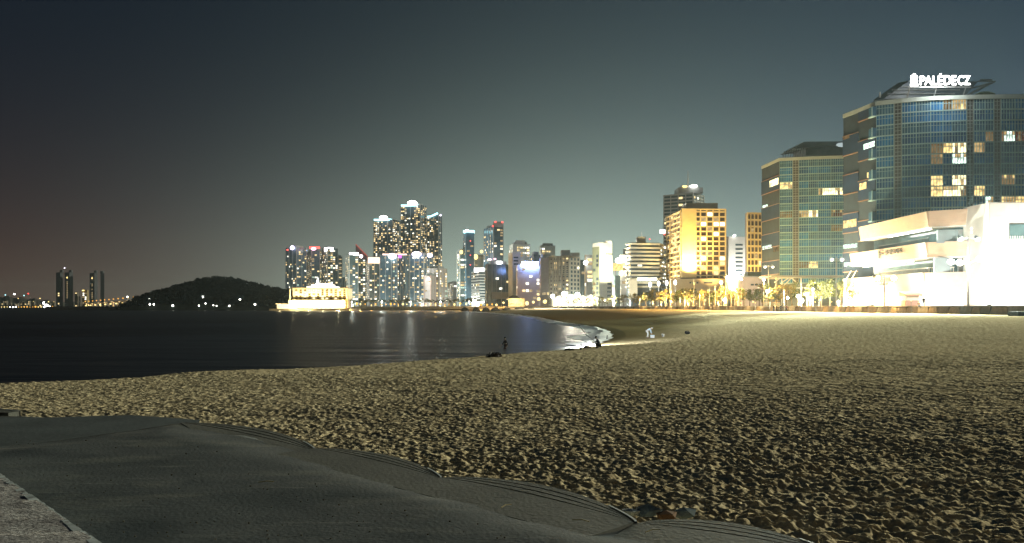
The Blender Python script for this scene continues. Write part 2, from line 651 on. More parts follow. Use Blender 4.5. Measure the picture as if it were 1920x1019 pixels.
def build_terrace():
    conc = mat('terrace_concrete', (0.115, 0.115, 0.098), 0.85, 0.25, 1.3, 0.15, 24, 0.25, col2=(0.155, 0.15, 0.125))
    # main deck: inner border runs along the chords of the lobes
    cusp = [tp(340, 787), tp(590, 838), tp(825, 893), tp(1190, 976), tp(1565, 1032)]
    cusp.append(cusp[-1] + (cusp[-1] - cusp[-2]) * 1.0)
    cusp.append(cusp[-1] + Vector((1.6, -1.6, 0)))
    left = [tp(0, 831), tp(170, 812)]
    outline = [(-9.0, left[0].y + 0.75)] + [(p.x, p.y) for p in left] + [(p.x, p.y) for p in cusp] + [(6.0, -3.0), (-9.0, -3.0)]
    # gridded top inside the outline
    pts = np.array(outline)
    def inside(x, y):
        c = np.zeros(x.shape, bool)
        n = len(pts)
        for i in range(n):
            x1, y1 = pts[i]; x2, y2 = pts[(i + 1) % n]
            t = ((y1 > y) != (y2 > y))
            xi = (x2 - x1) * (y - y1) / (y2 - y1 + 1e-12) + x1
            c ^= t & (x < xi)
        return c
    bm = bmesh.new()
    vv = [bm.verts.new((x, y, 0)) for x, y in outline]
    bm.faces.new(vv)
    bmesh.ops.triangulate(bm, faces=bm.faces[:])
    for _ in range(7):
        long_e = [e for e in bm.edges if e.calc_length() > 0.16]
        if not long_e:
            break
        bmesh.ops.subdivide_edges(bm, edges=long_e, cuts=1, use_grid_fill=False)
        bmesh.ops.triangulate(bm, faces=bm.faces[:])
    bm.verts.ensure_lookup_table()
    co = np.array([v.co[:] for v in bm.verts])
    edge = np.full(len(co), 9.0)
    op = outline + [outline[0]]
    edge = np.abs(sdist(co[:, 0], co[:, 1], op))
    zz = TZ - 0.046 + 0.050 * sstep(0.0, 0.85, edge) + 0.022 * fbm(co[:, 0] / 0.9, co[:, 1] / 0.6, 60, 4) + sstep(0.2, 0.8, edge) * 0.028 * fbm(co[:, 0] / 2.5, co[:, 1] / 2.5, 66, 2)
    for v, z in zip(bm.verts, zz):
        v.co.z = z
    # skirt
    be = [e for e in bm.edges if e.is_boundary]
    r = bmesh.ops.extrude_edge_only(bm, edges=be)
    for v in [g for g in r['geom'] if isinstance(g, bmesh.types.BMVert)]:
        v.co.z = 1.7
    bmesh.ops.recalc_face_normals(bm, faces=bm.faces[:])
    me = bpy.data.meshes.new('terrace_deck')
    bm.to_mesh(me); bm.free()
    deck_m = mat('sandy_deck', (0.062, 0.074, 0.078), 0.9, 0.25, 0.7, 0.14, 30, 0.2, col2=(0.105, 0.113, 0.112))
    me.materials.append(deck_m)
    dress_deck(deck_m)
    me.polygons.foreach_set('use_smooth', [True] * len(me.polygons))
    deck = link('terrace', me, kind='structure')
    deck['label'] = 'dark sand-dusted concrete terrace with scalloped steps'
    pale = mat('step_edge_lit', (0.62, 0.66, 0.64), 0.6, 0.2, 6)
    # lobes: bands of concentric pavers between chord and arc, each paver row a piece of its own
    def lobe_slab(A, B, sag, z, nb=4, skew=0.18, inner=0.55, taper=False):
        A = Vector((A.x, A.y)); B = Vector((B.x, B.y))
        d = B - A
        u = d.normalized()
        nrm = Vector((-u.y, u.x))
        if nrm.y < 0:
            nrm = -nrm
        def arc(f, t):
            k = math.sin(math.pi * t ** (1 - skew)) ** 0.8 if 0 < t < 1 else 0.0
            e = 1.0 - 0.0 * f
            p = A + d * (t * e) + nrm * (sag * f * k)
            return p
        N = 22
        for b in range(nb):
            f0 = b / nb + (0.028 if b else -0.25); f1 = (b + 1) / nb - (0.028 if b < nb - 1 else 0)
            mb = MB()
            ins = []; outs = []
            for i in range(N + 1):
                t = i / N
                ins.append(arc(max(f0, 0), t) + (nrm * (-inner * (min(1, 0.02 + 1.6 * t) if taper else 1)) if b == 0 else Vector((0, 0))))
                outs.append(arc(f1, t))
            vs = [(p.x, p.y, z) for p in ins] + [(p.x, p.y, z) for p in outs] + [(p.x, p.y, z - 0.3) for p in ins] + [(p.x, p.y, z - 0.3) for p in outs]
            M = N + 1
            fs = []
            for i in range(N):
                fs.append((i, i + 1, M + i + 1, M + i))
                fs.append((M + i, M + i + 1, 3 * M + i + 1, 3 * M + i))
                fs.append((i + 1, i, 2 * M + i, 2 * M + i + 1))
            fs += [(0, M, 3 * M, 2 * M), (N, 2 * M + N, 3 * M + N, M + N)]
            mb.add(vs, fs)
            me_ = mb.mesh('step_stone', conc)
            bm_ = bmesh.new(); bm_.from_mesh(me_)
            bmesh.ops.recalc_face_normals(bm_, faces=bm_.faces[:])
            bm_.to_mesh(me_); bm_.free()
            link('step_stone', me_, deck)
        # end face of the arc, light on it put into a pale colour
        mb = MB()
        pts_ = [arc(1.0, t) for t in (0.80, 0.85, 0.9, 0.94, 0.97, 0.99, 1.0)]
        M = len(pts_)
        o_ = [p + (nrm * 0.014 + u * 0.012) for p in pts_]
        h = [0.012, 0.02, 0.03, 0.04, 0.05, 0.06, 0.065]
        vs = [(p.x, p.y, z + 0.004) for p in pts_] + [(p.x, p.y, z + 0.004) for p in o_] + [(p.x, p.y, z - h[i] * 2.2) for i, p in enumerate(o_)]
        fs = []
        for i in range(M - 1):
            fs.append((i, i + 1, M + i + 1, M + i))
            fs.append((M + i, M + i + 1, 2 * M + i + 1, 2 * M + i))
        mb.add(vs, fs)
        mb.build('step_lit_end', pale, deck)
    zc = TZ - 0.004
    lobe_slab(cusp[0], cusp[1], 0.46, zc - 0.040, taper=True)
    lobe_slab(cusp[1], cusp[2], 0.34, zc - 0.012)
    lobe_slab(cusp[2], cusp[3], 0.44, zc - 0.008)
    lobe_slab(cusp[3], cusp[4], 0.40, zc - 0.020)
    lobe_slab(cusp[4], cusp[5], 0.40, zc - 0.024)
    # loose grit on the deck
    rg = random.Random(77)
    mb = MB()
    for k in range(220):
        f = rg.random() ** 0.7
        q = tp(rg.uniform(30, 1250), 800 + 215 * f)
        if q.y > 10.8 or abs(q.x) > 7:
            continue
        d_ = sdist(np.array([q.x]), np.array([q.y]), [(p.x, p.y) for p in cusp])[0]
        if d_ < 0.9:
            continue
        r_ = rg.uniform(0.003, 0.0075)
        mb.ball((q.x, q.y, TZ + 0.012), (r_ * 1.3, r_, r_), 5, 3)
    gr = mb.build('grit', mat('grit', (0.17, 0.16, 0.135), 0.9, 0.4, 9), deck, kind='stuff')
    # lower landing to the left, under the deck's far edge
    lz = 2.44
    e0 = tp(345, 789, lz); e1 = tp(84, 783, lz); e2 = tp(36, 775, lz)
    lowm = mat('landing_concrete', (0.095, 0.108, 0.108), 0.8, 0.25, 1.0, 0.1, 12, 0.25)
    mb = MB()
    back = [(-10.5, 12.6)]
    pl = [(-10.5, 8.0), (-4.0, 10.2), (e0.x + 0.2, e0.y + 0.1), (-6.2, e1.y + 0.28), (e1.x, e1.y), (-10.5, e1.y + 0.1)]
    mb.prism(pl, 1.7, lz)
    mb.build('landing', lowm, deck)
    lobe_slab(Vector((-10.4, 12.9, 0)), Vector((e1.x, e1.y, 0)), 0.25, lz - 0.01, inner=0.2)
    lobe_slab(Vector((-11.4, 14.2, 0)), Vector((e2.x, e2.y, 0)), 0.3, lz + 0.03, inner=0.2)
    return deck
build_terrace()

def build_paving():
    z = 3.0
    a = tp(0, 889, z); b = tp(190, 1019, z)
    d = (b - a)
    u = Vector((d.x, d.y)).normalized()
    n = Vector((-u.y, u.x))
    if n.y > 0:
        n = -n
    A = Vector((a.x, a.y)) - u * 3.5; B = Vector((b.x, b.y)) + u * 1.6
    C_ = B + n * 5.0; D_ = A + n * 5.0
    bm = bmesh.new()
    vs = [bm.verts.new((p.x, p.y, z)) for p in (A + n * 0.008, B + n * 0.008, C_, D_)]
    bm.faces.new(vs)
    bmesh.ops.triangulate(bm, faces=bm.faces[:])
    for _ in range(8):
        le = [e for e in bm.edges if e.calc_length() > 0.11]
        if not le:
            break
        bmesh.ops.subdivide_edges(bm, edges=le, cuts=1)
        bmesh.ops.triangulate(bm, faces=bm.faces[:])
    co = np.array([v.co[:] for v in bm.verts])
    zz = z + 0.016 * fbm(co[:, 0] / 0.35, co[:, 1] / 0.10, 90, 4)
    for v, k in zip(bm.verts, zz):
        v.co.z = k
    be = [e for e in bm.edges if e.is_boundary]
    r = bmesh.ops.extrude_edge_only(bm, edges=be)
    for v in [g for g in r['geom'] if isinstance(g, bmesh.types.BMVert)]:
        v.co.z = 2.3
    bmesh.ops.recalc_face_normals(bm, faces=bm.faces[:])
    me = bpy.data.meshes.new('stone_paving')
    bm.to_mesh(me); bm.free()
    me.materials.append(mat('rough_granite', (0.50, 0.44, 0.41), 0.85, 0.4, 9, 0.9, 30, 0.3, stretch=(1, 3, 1), col2=(0.78, 0.72, 0.68)))
    o = link('stone_paving', me, kind='structure')
    o['label'] = 'rough brownish granite paving in the near corner'
    # chipped pale kerb edge
    mb = MB()
    L_ = (B - A).length
    k = 0.0
    rnd = random.Random(3)
    while k < L_:
        w = rnd.uniform(0.03, 0.10)
        p0 = A + u * k; p1 = A + u * min(k + w, L_)
        t = rnd.uniform(-0.004, 0.014)
        q = [p0 - n * t * 0.6, p1 - n * t * 0.5, p1 + n * (0.034 + t), p0 + n * (0.034 + t * 0.6)]
        mb.prism([(v.x, v.y) for v in q], 2.4, z + rnd.uniform(-0.003, 0.004))
        k += w
    mb.build('kerb_edge', mat('pale_stone_edge', (0.50, 0.53, 0.52), 0.7, 0.5, 14, col2=(0.74, 0.78, 0.76)), o)
build_paving()

# ------------------------------------------------------------------ land behind the beach
def build_land():
    inner = [p for p in WALLC]
    pts = [(x + 0.9, y) for x, y in inner] + [(-160, 880), (-420, 900), (-560, 960), (-700, 1300), (-900, 2600), (3500, 2600), (3500, -60)]
    mb = MB()
    bm = bmesh.new()
    vs = [bm.verts.new((x, y, G)) for x, y in pts]
    bm.faces.new(vs)
    bmesh.ops.triangulate(bm, faces=bm.faces[:])
    bmesh.ops.recalc_face_normals(bm, faces=bm.faces[:])
    be = [e for e in bm.edges if e.is_boundary]
    r = bmesh.ops.extrude_edge_only(bm, edges=be)
    for v in [g for g in r['geom'] if isinstance(g, bmesh.types.BMVert)]:
        v.co.z = -1.0
    bmesh.ops.recalc_face_normals(bm, faces=bm.faces[:])
    me = bpy.data.meshes.new('promenade_ground')
    bm.to_mesh(me); bm.free()
    me.materials.append(mat('promenade_paving', (0.36, 0.34, 0.30), 0.8, 0.2, 0.4, 0.2, 3))
    o = link('promenade_ground', me, kind='structure')
    o['label'] = 'paved promenade and city ground behind the beach wall'
    # beach wall: leaning precast panels of two tones
    S = np.array(WALLC)
    seg = np.hypot(*np.diff(S, axis=0).T)
    cum = np.concatenate([[0], np.cumsum(seg)])
    root = thing('sea_wall', 'long low wall of slanted two-tone panels between sand and promenade', 'wall', (WALL[2][0], WALL[2][1], 0))
    ox, oy = root.location.x, root.location.y
    q = 95.0
    k = 0
    rnd = random.Random(11)
    mA = mat('wall_panel_tan', (0.42, 0.30, 0.18), 0.85, 0.2, 1.5, 0.4, 5)
    mB = mat('wall_panel_brown', (0.15, 0.115, 0.085), 0.85, 0.2, 1.5, 0.4, 5)
    mC = mat('wall_panel_grey', (0.27, 0.24, 0.20), 0.85, 0.2, 1.5, 0.4, 5)
    def at(t):
        return np.interp(t, cum, S[:, 0]), np.interp(t, cum, S[:, 1])
    while q < cum[-1] - 6 and k < 150:
        w = rnd.choice((2.6, 3.6, 4.6, 3.2))
        x0, y0 = at(q); x1, y1 = at(q + w)
        d = Vector((x1 - x0, y1 - y0)); u = d.normalized()
        n = Vector((-u.y, u.x))       # seaward (left of travel)
        sl = rnd.uniform(-1.0, 1.0)
        g = 0.03
        if k % 2:
            sl = 0
        b0 = Vector((x0, y0)) + u * g; b1 = Vector((x1, y1)) - u * g
        out_b = 0.55 + 0.05 * (k % 3)
        vs = []
        for p, s_ in ((b0, -sl if k % 2 == 0 else 0.9), (b1, sl if k % 2 == 0 else -0.9)):
            pass
        zt = G - 0.10
        zb = 1.9
        sk = 0.55 if k % 2 else -0.55
        f0 = b0 + n * out_b - u * 0; f1 = b1 + n * out_b
        t0 = b0 + n * 0.22 + u * sk * 0.0; t1 = b1 + n * 0.22
        vs = [(f0.x, f0.y, zb), (f1.x, f1.y, zb), (t1.x, t1.y, zt), (t0.x, t0.y, zt),
              (b0.x - n.x, b0.y - n.y, zb), (b1.x - n.x, b1.y - n.y, zb), (b1.x - n.x, b1.y - n.y, zt), (b0.x - n.x, b0.y - n.y, zt)]
        # slanted joints: widen the bottom of one kind and the top of the other
        if k % 2 == 0:
            vs[0] = (f0.x - u.x * 0.45, f0.y - u.y * 0.45, zb); vs[1] = (f1.x + u.x * 0.45, f1.y + u.y * 0.45, zb)
            vs[2] = (t1.x - u.x * 0.45, t1.y - u.y * 0.45, zt); vs[3] = (t0.x + u.x * 0.45, t0.y + u.y * 0.45, zt)
        mb = MB()
        mb.add(vs, [(0, 3, 2, 1), (4, 5, 6, 7), (3, 7, 6, 2), (0, 1, 5, 4), (1, 2, 6, 5), (0, 4, 7, 3)])
        mm = (mB, mA, mC, mA, mB, mC)[rnd.randrange(6)] if k % 2 == 0 else (mC, mB)[k % 4 == 1]
        mb.build('panel', mm, root, (ox, oy, 0))
        q += w
        k += 1
    # coping
    mb = MB()
    ts = np.linspace(88, cum[-1] - 6, 160)
    prev = None
    for t in ts:
        x, y = at(t); x2, y2 = at(t + 0.5)
        u = Vector((x2 - x, y2 - y)).normalized(); n = Vector((-u.y, u.x))
        c = Vector((x, y))
        ring = [(*(c + n * 0.42), G - 0.07), (*(c + n * 0.42), G + 0.13), (*(c - n * 1.1), G + 0.13), (*(c - n * 1.1), G - 0.07)]
        if prev is not None:
            mb.add(prev + ring, [(0, 1, 5, 4), (1, 2, 6, 5), (2, 3, 7, 6), (3, 0, 4, 7)])
        prev = ring
    mb.build('coping', mat('coping_stone', (0.34, 0.29, 0.24), 0.8, 0.2, 0.6), root, (ox, oy, 0))
build_land()

# ------------------------------------------------------------------ window and wall materials
GLASS = mat('dark_glass', (0.060, 0.085, 0.105), 0.15, 0.3, 0.15, spec=0.6)
GLASS_B = mat('blue_glass', (0.080, 0.135, 0.180), 0.15, 0.3, 0.15, spec=0.6)
GLASS_G = mat('green_glass', (0.100, 0.145, 0.145), 0.15, 0.3, 0.15, spec=0.6)
WARM = em('window_warm', (1.0, 0.74, 0.34), 1.5, var=0.5, scale=0.35)
WHITE = em('window_white', (1.0, 0.95, 0.78), 2.2, var=0.5, scale=0.35)
DIM = em('window_dim', (1.0, 0.72, 0.36), 0.45, var=0.5, scale=0.35)
GREENW = em('window_green', (0.75, 1.0, 0.82), 0.9, var=0.5, scale=0.35)
PALE = mat('pale_concrete', (0.46, 0.46, 0.43), 0.8, 0.1, 0.2)
GREY = mat('grey_concrete', (0.30, 0.31, 0.31), 0.8, 0.12, 0.2)
BEIGE = mat('beige_render', (0.52, 0.46, 0.36), 0.8, 0.1, 0.2)
SALMON = mat('salmon_render', (0.52, 0.34, 0.28), 0.8, 0.1, 0.2)
WHITEW = mat('white_render', (0.72, 0.71, 0.67), 0.75, 0.08, 0.2)
PINKW = mat('pink_grey_render', (0.50, 0.43, 0.42), 0.8, 0.1, 0.2)
STEEL = mat('grey_steel', (0.30, 0.31, 0.32), 0.45, 0.15, 2, metal=0.6)
DARKS = mat('dark_roofing', (0.05, 0.055, 0.06), 0.6, 0.25, 0.5)

class Bld:
    def __init__(s, name, label, px0, pc, px1, D, rot, ytop, cat='building', base=G, group=None, depth=None):
        """corner seen nearest at column pc, distance D; faces run to columns px0 and px1"""
        r = R(rot)
        C = P(pc, D)
        def hit(px, d):
            m = (px - 960) / FPX
            return (m * C.y - C.x) / (d.x - m * d.y)
        s.C = Vector((C.x, C.y))
        if px1 - pc >= pc - px0:
            df = Vector((math.cos(r), math.sin(r))); ds = Vector((-math.sin(r), math.cos(r)))
            tf = hit(px1, df)
            tl = hit(px0, ds) if pc - px0 > 0.5 else 22.0
            tl = tl if 0 < tl < 90 else 22.0
            s.R = s.C + df * tf; s.L = s.C + ds * tl
        else:
            df = Vector((-math.cos(r), math.sin(r))); ds = Vector((math.sin(r), math.cos(r)))
            tf = hit(px0, df)
            tl = hit(px1, ds) if px1 - pc > 0.5 else 22.0
            tl = tl if 0 < tl < 90 else 22.0
            s.L = s.C + df * tf; s.R = s.C + ds * tl
        s.B = s.L + s.R - s.C
        s.D = D
        s.z0 = base
        s.z1 = ZZ(ytop, D)
        s.root = thing(name, label, cat, (s.C.x, s.C.y, base), 0, group)
        s.off = (s.C.x, s.C.y, base)
        s.wall = MB(); s.band = MB(); s.pier = MB(); s.dark = MB()
        s.lit = {}
        s.foot = [tuple(s.C), tuple(s.R), tuple(s.B), tuple(s.L)]
    def core(s, m, z1=None, name='wall'):
        mb = MB(); mb.prism(s.foot, s.z0, z1 or s.z1)
        return mb.build(name, m, s.root, s.off)
    def frame(s, A, B):
        A = Vector(A); B = Vector(B)
        u = (B - A).normalized(); n = Vector((u.y, -u.x))
        return A, u, n, (B - A).length
    def fbox(s, mb, fr, u0, u1, v0, v1, w0, w1, mi=0):
        A, u, n, L = fr
        q = [A + u * u0 + n * w1, A + u * u1 + n * w1, A + u * u1 + n * w0, A + u * u0 + n * w0]
        mb.prism([(p.x, p.y) for p in q], v0, v1, mi)
    def faces(s):
        return [s.frame(s.L, s.C), s.frame(s.C, s.R)]
    def windows(s, fr, z0, z1, fh, cw, p, tones, ww=0.72, wh=0.6, proud=0.06, seed=0, colp=0.0, edge=0.6, dark=None, pd=1.0):
        rnd = random.Random(seed)
        A, u, n, L = fr
        nx = max(1, int((L - 2 * edge) / cw)); cw = (L - 2 * edge) / nx
        nz = max(1, int((z1 - z0) / fh)); fh = (z1 - z0) / nz
        cb = [rnd.random() < colp for _ in range(nx)]
        for i in range(nx):
            for k in range(nz):
                u0 = edge + i * cw + cw * (1 - ww) / 2; u1 = u0 + cw * ww
                v0 = z0 + k * fh + fh * (1 - wh) * 0.6; v1 = v0 + fh * wh
                if rnd.random() < (0.65 if cb[i] else p):
                    t = rnd.choices(list(tones), [tones[x] for x in tones])[0]
                    s.fbox(s.lit.setdefault(t, MB()), fr, u0, u1, v0, v1, -0.2, proud)
                elif dark and rnd.random() < pd:
                    s.fbox(s.dark, fr, u0, u1, v0, v1, -0.2, proud * 0.7)
    def bands(s, fr, z0, z1, fh, bh, proud=0.25, edge=0.0):
        A, u, n, L = fr
        nz = max(1, int((z1 - z0) / fh)); fh = (z1 - z0) / nz
        for k in range(nz + 1):
            v = z0 + k * fh
            s.fbox(s.band, fr, edge, L - edge, v - bh / 2, v + bh / 2, -0.1, proud)
    def piers(s, fr, z0, z1, cw, pw, proud=0.4):
        A, u, n, L = fr
        nx = max(1, round(L / cw)); cw = L / nx
        for i in range(nx + 1):
            c = min(max(i * cw, pw / 2), L - pw / 2)
            s.fbox(s.pier, fr, c - pw / 2, c + pw / 2, z0, z1, -0.1, proud)
    def finish(s, bm_=None, pm=None, dm=None):
        if bm_:
            s.band.build('floor_band', bm_, s.root, s.off, kind='stuff')
        if pm:
            s.pier.build('pier', pm, s.root, s.off, kind='stuff')
        if dm:
            s.dark.build('unlit_window', dm, s.root, s.off, kind='stuff')
        for t, mb in s.lit.items():
            mb.build('lit_window', MATS[t], s.root, s.off, kind='stuff')
        return s.root
    def roofbox(s, name, px0, px1, y0, y1, m, dd=2.0, depth=6.0):
        D = s.D + dd
        a = P(px0, D); b = P(px1, D)
        mb = MB()
        mb.box((a.x, D, ZZ(y1, D)), (b.x, D + depth, ZZ(y0, D)))
        return mb.build(name, m, s.root, s.off)
    def rooflamp(s, px, py, rpx, m, ry=None, dd=-0.5, name='roof_light', n=8):
        D = s.D + dd
        c = P(px, D, ZZ(py, D)); r = rpx / FPX * D
        mb = MB(); mb.ball(c, (r, r * 0.8, (ry or rpx) / FPX * D), n, 6)
        return mb.build(name, m, s.root, s.off, smooth=True)

MIX = {'window_warm': 5, 'window_white': 4, 'window_dim': 5, 'window_green': 0.6}
MIXW = {'window_warm': 3, 'window_white': 6, 'window_dim': 3}
MIXY = {'window_warm': 6, 'window_white': 2, 'window_dim': 5}

def apt(name, label, px0, pc, px1, D, rot, ytop, glass=GLASS_B, pier=None, band=None, p=0.28, colp=0.12, tones=MIX, fh=3.2, cw=3.4, pw=0.9, pcw=9, bh=0.5, seed=1, crown=True, group=None, p2=None):
    b = Bld(name, label, px0, pc, px1, D, rot, ytop, 'tower', group=group)
    b.core(glass)
    for i, fr in enumerate(b.faces()):
        b.windows(fr, b.z0 + 6, b.z1 - 2.5, fh, cw, p if i == 0 or p2 is None else p2, tones, 0.78, 0.62, 0.09, seed * 10 + i, colp)
        if band:
            b.bands(fr, b.z0 + 6, b.z1 - 0.5, fh, bh, 0.05)
        if pier:
            b.piers(fr, b.z0, b.z1 + 0.6, pcw, pw, 0.35)
    b.finish(band, pier, None)
    if crown:
        q = [s_ for s_ in b.foot]
        c = sum((Vector(s_) for s_ in q), Vector((0, 0))) / 4
        q = [tuple(c + (Vector(s_) - c) * 0.7) for s_ in q]
        mb = MB(); mb.prism(q, b.z1, b.z1 + 3.2)
        mb.build('roof_plant', GREY, b.root, b.off)
    return b

LW = em('lamp_white', (1.0, 0.98, 0.90), 14)
LC = em('lamp_cyan', (0.45, 0.95, 1.0), 3.0)
LB = em('lamp_blue', (0.35, 0.55, 1.0), 4.0)
LP = em('lamp_pink', (1.0, 0.55, 0.75), 3.5)
LR = em('lamp_red', (1.0, 0.08, 0.06), 4.0)
LY = em('lamp_yellow', (1.0, 0.74, 0.26), 2.6)
LO = em('lamp_orange', (1.0, 0.47, 0.06), 1.9)
LV = em('lamp_violet', (0.85, 0.75, 1.0), 6.0)
LS = em('sign_white', (1.0, 1.0, 0.98), 7)

# ------------------------------------------------------------------ far skyline, left to right
def skyline():
    # cluster left
    b = apt('apartment_tower', 'dark apartment tower with two lit roof lamps at left end of skyline', 535, 556, 575, 1250, 35, 464, p=0.16, colp=0.12, seed=1, pier=GREY)
    b.rooflamp(548, 465, 4, LV); b.rooflamp(539, 469, 1.6, LR)
    b = apt('apartment_tower', 'apartment tower with small blue roof light, second from skyline left end', 575, 584, 600, 1270, 20, 470, p=0.2, seed=2, pier=GREY)
    b.rooflamp(571, 470, 5, LB, 3)
    b = apt('apartment_tower', 'apartment tower topped by pink lights above the white seaside hotel', 598, 614, 634, 1255, 28, 466, GLASS_G, p=0.24, colp=0.18, seed=3, pier=PALE)
    b.rooflamp(588, 467, 5, LP, 3); b.roofbox('roof_rim', 580, 598, 463, 466, LR)
    b.roofbox('roof_sign', 608, 624, 465, 471, LS)
    b = apt('apartment_tower', 'narrow grey apartment block right of the pink-topped tower', 626, 634, 642, 1300, 20, 482, GLASS_G, p=0.28, colp=0.2, seed=4, pier=PALE)
    b = apt('apartment_block', 'low hazy apartment block between two skyline clusters', 634, 640, 652, 1340, 15, 520, GLASS_G, p=0.35, seed=5, pier=PALE, crown=False)
    b = apt('apartment_tower', 'slim pale apartment tower with white lit roof band', 648, 655, 672, 1180, 20, 478, GLASS_G, p=0.3, colp=0.25, seed=6, pier=PALE)
    b.roofbox('roof_sign', 655, 671, 474, 479, LS)
    # slanted roof tower
    b = apt('slant_roof_tower', 'apartment tower with steep red-edged slanted roof', 665, 671, 690, 1220, 12, 484, GLASS_G, p=0.3, seed=7, pier=PALE, crown=False)
    D = 1219
    mb = MB()
    a0 = P(667, D); a1 = P(688, D)
    zl = ZZ(459, D); zr = ZZ(481, D); zb = ZZ(485, D)
    mb.prism([(a0.x, D), (a1.x, D), (a1.x, D + 18), (a0.x, D + 18)], zb, [zl, zr, zr, zl])
    mb.build('slanted_roof', mat('roof_maroon', (0.20, 0.05, 0.06), 0.6), b.root, b.off)
    mb = MB()
    mb.tube([(a0.x, D - 0.4, zl + 0.4), (a1.x, D - 0.4, zr + 0.4)], 0.7, 5)
    mb.build('roof_rim', em('rim_red', (1.0, 0.15, 0.1), 0.5), b.root, b.off)
    b.rooflamp(677, 481, 3.2, LW)
    b = apt('apartment_tower', 'apartment tower with glowing salmon top floors below the tall trio', 686, 692, 712, 1160, 15, 487, GLASS_G, p=0.3, colp=0.2, seed=8, pier=PINKW)
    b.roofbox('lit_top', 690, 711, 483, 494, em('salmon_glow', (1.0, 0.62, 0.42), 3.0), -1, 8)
    # tall trio
    b = apt('skyscraper', 'left one of three tall lit skyscrapers with glowing dome roof', 700, 736, 753, 1400, 20, 412, GLASS, p=0.30, colp=0.22, tones=MIXY, seed=9, pier=GREY, band=None)
    b.rooflamp(719, 409, 8, LW, 4.5); b.roofbox('roof_rim', 701, 735, 411, 414, LC)
    b = apt('skyscraper', 'tallest skyscraper of the skyline with white glowing roof', 751, 788, 800, 1390, 20, 384, GLASS, p=0.31, colp=0.22, tones=MIXY, seed=10, pier=GREY)
    b.rooflamp(773, 381, 9, LW, 4.5); b.roofbox('roof_rim', 752, 788, 384, 387, LC)
    b = apt('skyscraper', 'right one of three tall skyscrapers with curved blue-lit roof', 798, 822, 829, 1410, 22, 405, GLASS, p=0.30, colp=0.2, tones=MIXY, seed=11, pier=GREY)
    D = 1408
    mb = MB(); mb.tube([P(801, D, ZZ(407, D)), P(808, D, ZZ(406, D)), P(815, D, ZZ(403, D)), P(821, D, ZZ(400, D))], 1.5, 6)
    mb.build('roof_rim', LC, b.root, b.off)
    b.rooflamp(826, 404, 1.5, LV)
    # front row below the trio
    b = apt('apartment_tower', 'broad dark apartment tower with white roof beacon before the trio', 712, 745, 766, 1150, 22, 478, GLASS_B, p=0.17, colp=0.1, seed=12, pier=GREY)
    b.rooflamp(735, 481, 7, LW, 5); b.roofbox('roof_rim', 717, 762, 476, 478.5, em('rim_peach', (1.0, 0.7, 0.6), 2.0))
    b.roofbox('violet_light', 747, 752, 478, 484, em('violet', (0.8, 0.2, 0.9), 1.5), -1)
    b = apt('apartment_tower', 'apartment tower with violet-white roof lights right of the broad one', 768, 795, 815, 1140, 20, 478, GLASS_B, p=0.2, colp=0.15, seed=13, pier=PALE)
    b.rooflamp(781, 477, 9, LV, 5); b.rooflamp(806, 479, 5, LV, 4)
    b = apt('apartment_block', 'plain beige apartment slab with blank side at foot of trio', 800, 822, 838, 1080, 25, 503, PINKW, p=0.16, colp=0.06, seed=14, pier=BEIGE, pcw=7)
    b = apt('apartment_block', 'pinkish apartment block with one bright lit floor before beige slab', 795, 808, 818, 1060, 18, 517, PINKW, p=0.10, seed=15, pier=SALMON, pcw=7)
    b.rooflamp(803, 524, 3.2, em('lamp_salmon', (1, 0.75, 0.6), 6), dd=-4)
    b = apt('apartment_block', 'distant white low apartment block left of blue-topped tower', 840, 850, 864, 1200, 10, 528, WHITEW, p=0.35, seed=16, pier=WHITEW, tones=MIXW, crown=False)
    b = apt('apartment_tower', 'slender tower stepped beside the blue-topped tower', 857, 862, 872, 1010, 20, 472, GLASS_G, p=0.4, colp=0.3, seed=17, pier=PALE)
    b.rooflamp(865, 473, 3, LY, 4)
    b = apt('glass_tower', 'slim dark glass tower with cyan-lit flat top', 868, 874, 889, 1000, 14, 436, GLASS_B, p=0.12, colp=0.08, seed=18, p2=0.04)
    b.roofbox('roof_rim', 868.5, 889, 432, 436, LC, -2, 14); b.rooflamp(876, 432.5, 3, LW, 2)
    for k in (452, 479, 497):
        b.rooflamp(882, k, 1.0, LR, dd=-1.5, name='beacon')
    b = apt('apartment_block', 'yellow-lit apartment block glimpsed between two dark towers', 888, 890, 912, 1050, 8, 482, BEIGE, p=0.45, seed=19, pier=BEIGE, tones=MIXY)
    b.rooflamp(892, 482, 4, LY, 5); b.rooflamp(903, 472, 3, LY, 3)
    b = apt('glass_tower', 'tall dark stepped tower with red beacons on roof', 907, 925, 944, 960, 22, 425, GLASS_B, p=0.16, colp=0.06, seed=20, tones=MIXY, pier=GREY)
    b.roofbox('upper_block', 925, 944, 416, 426, GREY, 1, 14)
    for px, py in ((929, 416.5), (942, 417), (924, 424.5)):
        b.rooflamp(px, py, 1.5, LR, name='beacon')
    b.rooflamp(918, 487, 4, LP, 2, dd=-3); b.rooflamp(928, 486, 2.5, LP, 1.6, dd=-3)
    b = Bld('striped_office', 'white office building with dark window stripes and lit roof sign', 884, 899, 914, 860, 20, 509, 'building')
    b.core(GLASS)
    for i, fr in enumerate(b.faces()):
        b.bands(fr, b.z0 + 3, b.z1 - 0.5, 3.0, 1.5, 0.3)
        b.windows(fr, b.z0 + 3, b.z1 - 0.5, 3.0, 3, 0.12, MIXW, seed=40 + i)
    b.finish(WHITEW)
    b.roofbox('roof_sign', 889, 908, 503, 510, LS)
    b = apt('glass_office', 'dark green glass office block with small lit windows', 910, 914, 957, 800, 8, 496, GLASS_G, p=0.08, colp=0.0, tones=MIXW, seed=21, pier=GREY, pcw=4.5, pw=0.3)
    b.roofbox('roof_sign', 931, 941, 490, 495, LS)
